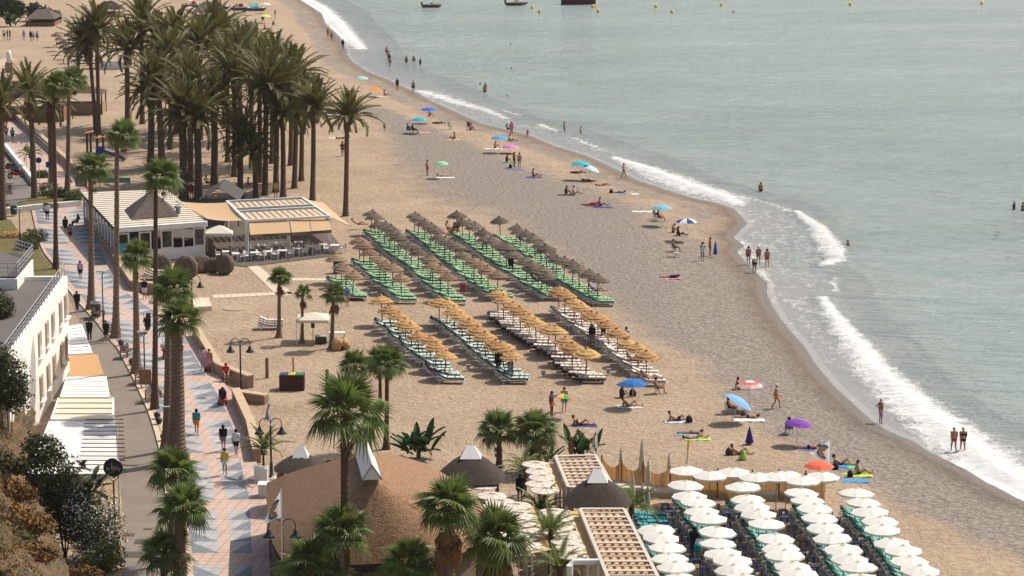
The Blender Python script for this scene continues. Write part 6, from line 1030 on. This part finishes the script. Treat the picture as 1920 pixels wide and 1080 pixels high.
ppl = [
 (369,815,'walk',180,'t','vest:t shorts:o','k','person in teal vest and orange shorts walking with a stick',.14),(419,846,'walk',180,'t','shirt:k shorts:g','k','person in black shirt and grey shorts walking away',.14),(443,855,'walk',175,'l','shirt:w shorts:n','kC','person in white shirt and navy shorts beside one in black',.14),(422,891,'walk',0,'t','shirt:y shorts:w','b','person in yellow shirt walking toward the camera',.14),
 (151,526,'walk',0,'l','vest:f shorts:n','bl','person in pale lilac top and navy shorts on the promenade',.14),(145,585,'walk',0,'l','shirt:k pants:n','k','person in black shirt and dark jeans by the road kerb',.14),(199,642,'walk',10,'l','shirt:k skirt:k','k','person dressed all in black crossing the road edge',.02),(168,640,'stand',0,'l','vest:k pants:k','b','person in black vest standing behind the road barrier',.02),(271,561,'stand',180,'l','shirt:n skirt:w','yl','person in navy top and white skirt by the beach wall',.14),
 (381,694,'stand',20,'l','dress:f','bl','person in patterned pale dress by the beach wall',.14),(393,698,'stand',-20,'t','shorts:p','k','shirtless person beside the one in the pale dress',.14),(424,712,'chair',10,'l','vest:r shorts:k','k','person in pink top sitting on the low beach wall',.2),(418,757,'chair',180,'l','shirt:n shorts:n','b','rider in navy on the red mobility scooter',.3),(277,618,'chair',180,'l','shirt:k pants:k','kC','helmeted rider in black on the touring motorcycle',.55),
 (290,745,'chair',80,'t','shirt:k shorts:k','k','person in black seated on the verge bench',.12),(89,414,'walk',185,'d','shirt:w shorts:k','k','person in white shirt striding past the park bench',.14),(123,440,'walk',180,'t','shirt:k shorts:k','kC','person in black with cap walking by the restaurant shade',.14),(132,454,'walk',180,'t','shirt:g shorts:n','b','person in grey shirt walking behind the one in black',.14),(145,424,'chair',-60,'t','shirt:k pants:k','k','person in black seated at the restaurant corner',.14),(12,262,'walk',180,'l','shirt:f shorts:u','g','person in lilac shirt on the far promenade',.14),(24,266,'walk',180,'t','shirt:t shorts:n','b','person in turquoise shirt on the far promenade',.14),(120,322,'walk',0,'l','trunks:p','g','shirtless person walking between the palm trunks',.14),
 (359,374,'stand',0,'t','suit:r','kW','person in red swimsuit and white hat behind the sail',None),(388,350,'chair',60,'t','shirt:y shorts:k','k','person in yellow seated by a pushchair in the grove',None),(517,370,'stand',180,'t','vest:y','k','person in yellow vest behind the pergola',None),(467,348,'sit',90,'t','top:y','kl','person in yellow bikini sitting among the palms',None),(642,293,'stand',150,'t','briefs:k top:k','bl','person in dark bikini next to the lone seaward palm',None),(648,292,'stand',200,'t','briefs:n','kl','person half hidden by the lone palm trunk',None),
 (642,260,'supine',95,'t','briefs:k','k','person lying on a white towel behind the lone palm',None),(721,247,'stand',20,'t','trunks:n','k','small child standing alone on the sand',None),(801,329,'stand',60,'t','shorts:r','k','man in red shorts beside the pale green umbrella',None),(615,72,'walk',20,'t','trunks:k','b','far walker on the wet sand in dark trunks',None),(622,79,'walk',10,'t','briefs:n','bl','far walker following on the wet sand',None),(643,93,'walk',180,'d','suit:k','k','far walker in black at the foam edge',None),
 (745,170,'stand',30,'t','suit:n','k','woman in dark swimsuit at the water edge',None),(775,174,'stand',180,'l','shorts:k','b','man in black shorts facing the sea',None),(959,253,'stand',10,'t','dress:p','g','person in long pink wrap at the water edge',None),(989,259,'stand',200,'t','trunks:p','b','child in pink trunks on the wet sand',None),(952,248,'chair',60,'l','shirt:g shorts:n','g','seated person beside the one in pink wrap',None),(957,265,'sit',80,'t','top:w','b','person sitting in white behind the pink umbrella',None),(1169,335,'walk',70,'t','trunks:e','k','man walking up from the surf with a net',None),
 (964,314,'stand',120,'t','briefs:k','bl','woman standing in conversation near a blue towel',None),(974,315,'stand',200,'l','trunks:g','k','man in grey trunks facing a standing woman',None),(1317,489,'photo',10,'t','suit:w','bl','woman in white swimsuit with raised arms',None),(1403,497,'walk',175,'t','briefs:r','b','bather in red briefs wading beside two others',None),(1422,497,'walk',180,'t','trunks:g','gW','tall bather in grey trunks with a hat',None),(1438,502,'walk',180,'t','briefs:r','b','bather on the seaward side of the wading group',None),(1414,513,'bend',170,'d','trunks:k','k','bather in black trunks closest behind the wading group',None),
 (1341,483,'stand',0,'t','','k','',None),(1331,480,'stand',100,'t','briefs:b','b','person holding a folded blue umbrella',None),(1455,766,'walk',80,'t','shorts:o','gW','man in orange shorts walking down to the pebbles',None),(1651,794,'hips',120,'t','shorts:f','gW','man with hands on hips in patterned shorts on wet sand',None),(1788,850,'walk',185,'t','trunks:r','g','man in red trunks walking in the foam',None),(1805,850,'walk',180,'t','briefs:k top:k','gW','woman in black bikini and hat walking in the foam',None),
 (1034,780,'stand',60,'d','shorts:o','k','shirtless man in bright orange shorts by the rainbow umbrella',None),(1058,772,'stand',0,'l','shorts:t','b','person behind the rainbow umbrella in green shorts',None),(1110,650,'stand',180,'d','shirt:k shorts:g','k','man in black shirt and grey shorts between golden rows',None),(1131,640,'hips',0,'d','shirt:k pants:k','k','person in black leaning between golden umbrellas',None),(957,712,'bend',180,'l','skirt:l','k','person bending over a lounger in pale blue shorts',None),(934,700,'stand',180,'d','shirt:k pants:k','k','person in black at the end of the second golden row',None),(1174,655,'stand',0,'l','shirt:l shorts:g','k','person under the golden row closest to the sea',None),(958,512,'stand',180,'d','shirt:k shorts:k','k','person in black with a blue bag between green rows',None),(1009,537,'lounge',90,'d','shirt:n','k','person in navy lying on a lounger below the green rows',None),(1118,556,'lounge',90,'t','suit:u','k','person in purple on the last green lounger',None),
 (818,712,'lounge',90,'t','dress:u','k','person in purple wrap at the end of the first golden row',None),(1190,688,'lounge',90,'t','trunks:k','g','sunbather on a lounger under golden straw',None),(1218,722,'lounge',90,'l','trunks:w','b','sunbather at the seaward end of the golden rows',None),(651,575,'stand',30,'l','shirt:b','gW','person in blue shirt behind the beach fan palm',None),(975,942,'stand',180,'d','shirt:k shorts:n','k','waiter in black between the wicker shades',None),(1307,1055,'bend',150,'l','shirt:w skirt:t','k','person in white top bending among the parasols',None),(1301,1046,'stand',160,'d','shirt:k pants:k','k','person in black beside the one bending',None),(1502,1032,'stand',100,'t','trunks:r','b','child in red trunks between parasols',None),
 (1165,745,'knees',90,'l','shirt:n shorts:n','k','person in navy sitting beside a black backpack',None),(1232,738,'chair',90,'t','trunks:k','b','person reading in a folding chair by the golden rows',None),(1180,762,'recline',90,'t','trunks:g','k','person reclining on a white towel below the blue umbrella',None),(1088,797,'recline',90,'t','briefs:k top:k','b','person in dark bikini on a purple towel',None),(1268,789,'recline',90,'t','shorts:n','k','person in navy shorts on a pale towel with black bag',None),(1297,813,'prone',-90,'l','trunks:g','k','person lying face down in grey trunks',None),(1302,822,'supine',90,'l','top:p briefs:p','k','person in pink bikini on a lime towel',None),
 (1386,852,'recline',90,'t','trunks:k','b','man reclining beside a folded lime umbrella',None),(1368,776,'chair',80,'d','trunks:k','k','person in a chair under the tilted sky blue umbrella',None),(1403,784,'prone',-90,'t','briefs:k','k','person lying face down on a white towel',None),(1385,730,'sit',90,'t','top:r','kR','person behind the sky blue umbrella in a red cap',None),(1479,814,'chair',180,'t','shirt:l','b','person in a chair under the purple umbrella',None),(1517,841,'prone',-90,'t','briefs:k','k','person lying face down on a blue towel by the flag',None),(1577,872,'recline',90,'t','trunks:k','kC','man in black cap reclining on towels',None),(1610,889,'sit',90,'t','trunks:k','k','man sitting on a lime towel next to a wavy blue one',None),
 (1258,521,'prone',-90,'t','suit:n','k','person lying on a pink towel on the pebbles',None),(1262,436,'knees',90,'t','trunks:k','b','person sitting beneath the navy and white umbrella',None),(1273,442,'sit',90,'d','shirt:k','k','dark clothed person beside the navy and white umbrella',None),(1264,472,'chair',90,'t','trunks:k','b','person in a folding chair by the folded blue umbrella',None),(1236,415,'chair',90,'l','suit:c','b','person in maroon under the light blue umbrella',None),(1229,410,'chair',80,'t','trunks:n','k','second person under the light blue umbrella',None),(1061,364,'knees',90,'t','shirt:c','k','person in dark top sitting next to one in white',None),(1077,364,'sit',90,'l','shirt:w','b','person in white shirt sitting on the pebbles',None),
 (1108,384,'prone',-90,'t','suit:r','k','sunbather on a red patterned towel',None),(1126,386,'sit',90,'t','trunks:n','b','sunbather sitting up on a navy towel',None),(1160,362,'prone',-90,'t','briefs:b','k','sunbather on a turquoise towel',None),(1104,340,'prone',90,'t','briefs:k','kl','dark haired sunbather lying on her front',None),(1130,348,'supine',90,'l','briefs:k','b','sunbather lying stretched out on bare sand',None),(1001,331,'sit',90,'t','trunks:n','b','person sitting on a navy towel',None),(950,304,'knees',90,'l','shirt:n','b','person in navy sitting on a green towel',None),(928,278,'knees',90,'t','trunks:k','k','person sitting below the light blue umbrella',None),(1083,325,'supine',90,'d','shirt:k','k','person resting under the turquoise umbrella',None),
 (775,250,'chair',90,'d','shirt:k','k','person in black under the turquoise umbrella',None),(766,249,'chair',90,'t','shirt:t','b','person in teal chair under the turquoise umbrella',None),(851,261,'sit',-90,'t','briefs:k','k','sunbather in front of a green folding chair',None),(882,244,'knees',60,'t','trunks:r','k','person in red trunks crouched on the sand',None),(822,232,'supine',90,'d','shirt:k','k','person lying dressed in dark clothes',None),(805,218,'knees',90,'t','trunks:k','k','person beneath the royal blue umbrella',None),(832,331,'prone',90,'l','briefs:p','k','person on a white towel beneath the pale green umbrella',None),(722,180,'sit',90,'t','trunks:k','k','person sitting beside the orange umbrella',None),(722-40,148,'supine',90,'t','briefs:k','k','sunbather beside the pale blue far umbrella',None),
 (505,62,'sit',90,'t','suit:b','b','far bather in blue sitting near the palms',None),(497,56,'sit',90,'t','suit:r','b','far bather in red sitting near the palms',None),(512,48,'knees',90,'l','shirt:n','k','far bather in navy on white towel',None),(516,36,'stand',90,'l','shirt:n','k','far person in navy beside a lilac board',None),(493,40,'chair',180,'t','shirt:t','k','far person in a teal chair under the lime umbrella',None),(458,26,'chair',180,'t','shirt:n','k','far person in a dark chair by the pedal boats',None),(672,430,'lounge',90,'t','trunks:u','k','person on a lounger at the head of the third row',None),(840,437,'chair',60,'t','trunks:k','k','person of the seated group among the green rows',None),(850,440,'chair',-60,'t','trunks:r','b','second of the seated group among the green rows',None),(857,441,'chair',20,'t','top:k','bl','third of the seated group among the green rows',None),(982,462,'lounge',90,'l','suit:n','y','person sitting up on a lounger in the seaward green row',None),(1413,1005,'lounge',90,'t','trunks:k','b','sunbather on a teal lounger in the middle column',None),(1640,1012,'lounge',90,'d','trunks:k','k','sunbather on a lounger on the open sand side',None),
 (8,74,'stand',0,'l','shirt:w shorts:n','g','far person in white by the banana clump',None),(14,75,'stand',90,'t','shirt:k shorts:k','k','far person with dark backpack',None),(19,75,'stand',-60,'t','shirt:n shorts:b','y','far person with yellow bag',None),(45,76,'stand',0,'l','shirt:f shorts:l','b','far person in pale clothes on the path',None),(58,77,'stand',180,'t','shirt:n shorts:n','k','far person in navy by the far huts',None),(63,77,'walk',0,'l','shirt:w shorts:g','g','far person in white among a walking group',None),(70,78,'walk',180,'t','shirt:l shorts:n','b','far person in pale blue among a walking group',None)]
for px, py, pose, rot, sk, cl, hr, lab, z in ppl:
    if lab: person(px, py, pose, rot, sk, cl, hr, lab, z=z, s=.62 if 'child' in lab else 1.)
for px, py, wd, rot, cl, lab in ((725,104,.25,20,'trunks:k','bather standing knee deep in a group of four'),(729,112,.35,60,'briefs:n','second bather of the knee deep group'),(730,118,.3,180,'suit:k','bather in black suit of the knee deep group'),(731,124,.2,10,'briefs:k','bather of the knee deep group closest to shore'),(762,117,.7,0,'trunks:n','waist deep bather with dark trunks'),(776,114,.95,180,'trunks:k','waist deep bather with hands at the waist'),(788,121,.8,60,'suit:k','waist deep bather beside two others'),(909,173,.75,0,'trunks:k','bather waist deep behind a swimmer'),(910,164,1.1,180,'trunks:k','chest deep bather behind the waist deep one'),(900,159,1.45,90,'trunks:k','swimmer with only head showing by two bathers'),(1058,248,.4,90,'trunks:k','boy running through the breaking wave'),(1089,248,.95,60,'trunks:k','bather waist deep beyond the breaking wave'),(1426,359,.75,150,'trunks:k','lone bather thigh deep in dark trunks'),(1590,460,1.25,-60,'trunks:k','swimmer beyond the curling foam'),(1901,393,.9,60,'suit:k','bather in black suit far out in calm water'),(1918,394,.9,-60,'trunks:k','bather beside the one in black suit'),(957,84,1.5,90,'trunks:k','far swimmer in open water'),(959,129,1.5,90,'trunks:k','lone swimmer below the far one'),(1375,23,1.35,0,'trunks:k','swimmer near the line of buoys'),(951,182,1.42,90,'trunks:k','swimmer floating near the thin foam line')):
    person(px, py, 'stand', rot, rnd.choice('tttl'), cl, rnd.choice(['k', 'b']), lab, wade=wd)
# towels, bags, folding chairs
def towel(px, py, c, lab, w=1.7, d=.85, rz=0.):
    b = MB(); n = 8
    for i in range(n + 1):
        for j_ in range(5): b.v.append((-w / 2 + w * i / n, -d / 2 + d * j_ / 4, .025 + .02 * math.sin(i * 2.1 + j_ * 1.7)))
    b.f = [(i * 5 + j_, (i + 1) * 5 + j_, (i + 1) * 5 + j_ + 1, i * 5 + j_ + 1) for i in range(n) for j_ in range(4)]; b.m = [0] * len(b.f)
    p = GP(px, py); ob('towel', b.mesh('towel', cloth(*c)), M=TR(p, rz), label=lab, cat='towel')
for a in ((1097,798,(66,60,130),'purple towel under the person in dark bikini'),(1180,763,(230,228,224),'white towel below the blue umbrella'),(1270,791,(190,205,220),'pale blue towel by the person in navy shorts'),(1290,814,(120,170,190),'teal patterned towel beside the lime one'),(1308,823,(180,220,110),'lime towel under the person in pink'),(1405,788,(226,226,224),'white towel beside the tilted sky blue umbrella',2.1),(1515,842,(70,80,170),'blue towel by the rainbow flag'),(1563,874,(60,140,200),'bright blue towel under the man with black cap'),(1588,876,(110,190,150),'green towel under the reclining man'),(1607,891,(196,226,80),'lime towel under the sitting man',1.9),(1603,902,(70,150,200),'wavy blue towel next to the lime one',1.7),(1258,522,(220,140,170),'pink towel on the pebbles'),(1210,397,(232,226,216),'large white sheet beside the light blue umbrella',2.6),(1110,386,(120,40,60),'red patterned towel in the lower pair'),(1130,389,(60,70,130),'navy patterned towel in the lower pair',2.),(1160,363,(90,160,190),'turquoise towel on the gravel edge'),(1190,364,(225,222,215),'small white towel near the turquoise one',.8),(965,318,(90,110,180),'blue towel by two standing bathers',2.),(957,303,(120,190,110),'green towel under the person in navy'),(1000,333,(60,64,140),'navy towel under a seated person'),(925,279,(232,230,226),'white towel under the light blue umbrella',2.),(835,333,(232,230,228),'white towel beneath the pale green umbrella',2.),(796,249,(232,160,150),'coral towel by the turquoise umbrella',1.4),(850,262,(226,190,130),'yellow towel of the sunbather by a folding chair'),(632,259,(232,228,222),'white towel behind the lone palm',2.),(714,181,(230,210,190),'cream towel by the orange umbrella',2.),(1062,366,(80,40,50),'dark red towel under the pair',1.8)): towel(*a)
def bag(px, py, c, lab, s=.4): b = MB(); b.lathe([(0, 0), (s * .5, .02), (s * .6, s * .5), (s * .4, s * 1.0), (s * .1, s * 1.15), (0, s * 1.15)], 10, jit=.06); e = local('bag', GP(px, py), lab, 'bag'); ob('body', b.mesh('body', cloth(*c), True), e); ob('strap', MB().tube([(-s * .25, 0, s), (0, 0, s * 1.45), (s * .25, 0, s)], .02, 5).mesh('strap', cloth(*c)), e)
for a in ((1186,743,(28,30,40),'black backpack under the blue umbrella',.45),(1292,792,(26,28,34),'black bag at the feet of the navy shorts sunbather',.4),(1367,853,(40,46,50),'dark bag behind the reclining man',.4),(1394,782,(60,60,66),'grey bag by the white towel',.35),(1594,894,(36,30,34),'black bag on the lime towel',.35),(1567,880,(30,32,44),'dark bag beside the reclining man with cap',.35),(957,315,(40,36,40),'dark bag on the blue towel',.35),(1146,362,(30,30,34),'small black bag above the turquoise towel',.35),(390,700,(28,28,32),'black rucksack against the beach wall',.45)): bag(*a)
FC_ = lambda c: [('seat', MB().box((0, 0, .4), (.5, .45, .03)).mesh('seat', cloth(*c))), ('backrest', MB().slab([(-.25, .2, .42), (.25, .2, .42), (.25, .36, .95), (-.25, .36, .95)], .03).mesh('backrest', cloth(*c))), ('frame', MB().bar((-.26, -.22, 0), (-.26, .34, .92), .03).bar((.26, -.22, 0), (.26, .34, .92), .03).bar((-.26, .25, 0), (-.26, -.2, .42), .03).bar((.26, .25, 0), (.26, -.2, .42), .03).mesh('frame', GREY))]
for px, py, c, rz, lab in ((1232,738,(200,196,190),90,'folding chair with white fabric by the golden rows'),(1366,776,(220,218,214),80,'white folding chair under the sky blue umbrella'),(1479,814,(110,130,160),180,'blue grey folding chair under the purple umbrella'),(845,243,(90,130,90),60,'green folding chair near the water edge'),(880,243,(50,60,90),30,'dark folding chair beside the crouched person'),(1264,472,(70,90,150),90,'folding chair by the folded blue umbrella'),(1268,482,(200,190,170),90,'striped folding chair below the folded blue umbrella'),(1230,414,(50,80,140),80,'navy folding chair under the light blue umbrella'),(766,250,(50,150,150),180,'teal folding chair under the turquoise umbrella'),(493,41,(50,120,120),180,'far teal chair under the lime umbrella'),(458,27,(50,54,70),180,'far dark chair by the pedal boats')): place(FC_(c), 'folding_chair', TR(GP(px, py), R(rz)), lab, 'chair')
e = local('closed_umbrella', GP(1341,483), 'folded blue umbrella held upright by a bather', 'umbrella'); ob('canopy', MB().lathe([(0, 1.5), (.06, 1.45), (.16, .7), (.2, .35), (.1, .3), (0, .3)], 8, jit=.08).mesh('canopy', cloth(36,80,170)), e); ob('pole', MB().tube([(0, 0, 0), (0, 0, 1.55)], .02, 5).mesh('pole', GREY), e)
# things under the white gazebo
e = local('speaker_stand', G(587,640), 'black loudspeaker on a pole in front of the white gazebo', 'speaker'); ob('pole', MB().tube([(0, 0, 0), (0, 0, 1.1)], .025, 6).mesh('pole', BLACK), e); ob('speaker', MB().box((0, 0, 1.28), (.28, .25, .4)).mesh('speaker', BLACK), e)
e = local('equipment_trunk', G(602,644), 'dark equipment box with a pale lid by the speaker', 'box'); ob('body', MB().box((0, 0, .28), (.85, .6, .56)).mesh('body', BLACK), e); ob('lid', MB().box((0, 0, .59), (.88, .63, .06)).mesh('lid', GREY), e)
e = local('folding_table', G(632,640), 'white folding table behind the straw sacks', 'table'); ob('table_top', MB().box((0, 0, .7), (1.2, .6, .05)).mesh('table_top', WPL), e); [ob('leg', MB().bar((x, y, 0), (x, y, .7), .04).mesh('leg', GREY), e) for x in (-.55, .55) for y in (-.25, .25)]
b = MB(); [b.lathe([(0, 0), (.32, .05), (.4, .25), (.3, .5), (0, .6)], 9, (rnd.uniform(-.5, .5), rnd.uniform(-.4, .4), rnd.choice((0, .3))), jit=.12) for _ in range(9)]; one('straw_pile', b, mat('straw_sacks', C(206,168,116,k=.7), .95, .3, 5, .6, 20), 'heap of straw sacks at the foot of a beach palm', 'sacks', loc=G(638,655), smooth=True)
# ------------------------------------------------------------------ sea haze
hz = MB().box((1500, 5000, 21.), (20000, 18000, 52.4)); hm = bpy.data.materials.new('haze'); hm.use_nodes = True
hm.node_tree.nodes.remove(hm.node_tree.nodes['Principled BSDF']); pv = hm.node_tree.nodes.new('ShaderNodeVolumePrincipled'); pv.inputs['Color'].default_value = (.95, .93, .9, 1); pv.inputs['Density'].default_value = .00006; pv.inputs['Anisotropy'].default_value = .2
hm.node_tree.links.new(pv.outputs[0], hm.node_tree.nodes['Material Output'].inputs['Volume'])
ob('haze', hz.mesh('haze', hm), label='thin pale sea haze over the bay', kind='stuff')
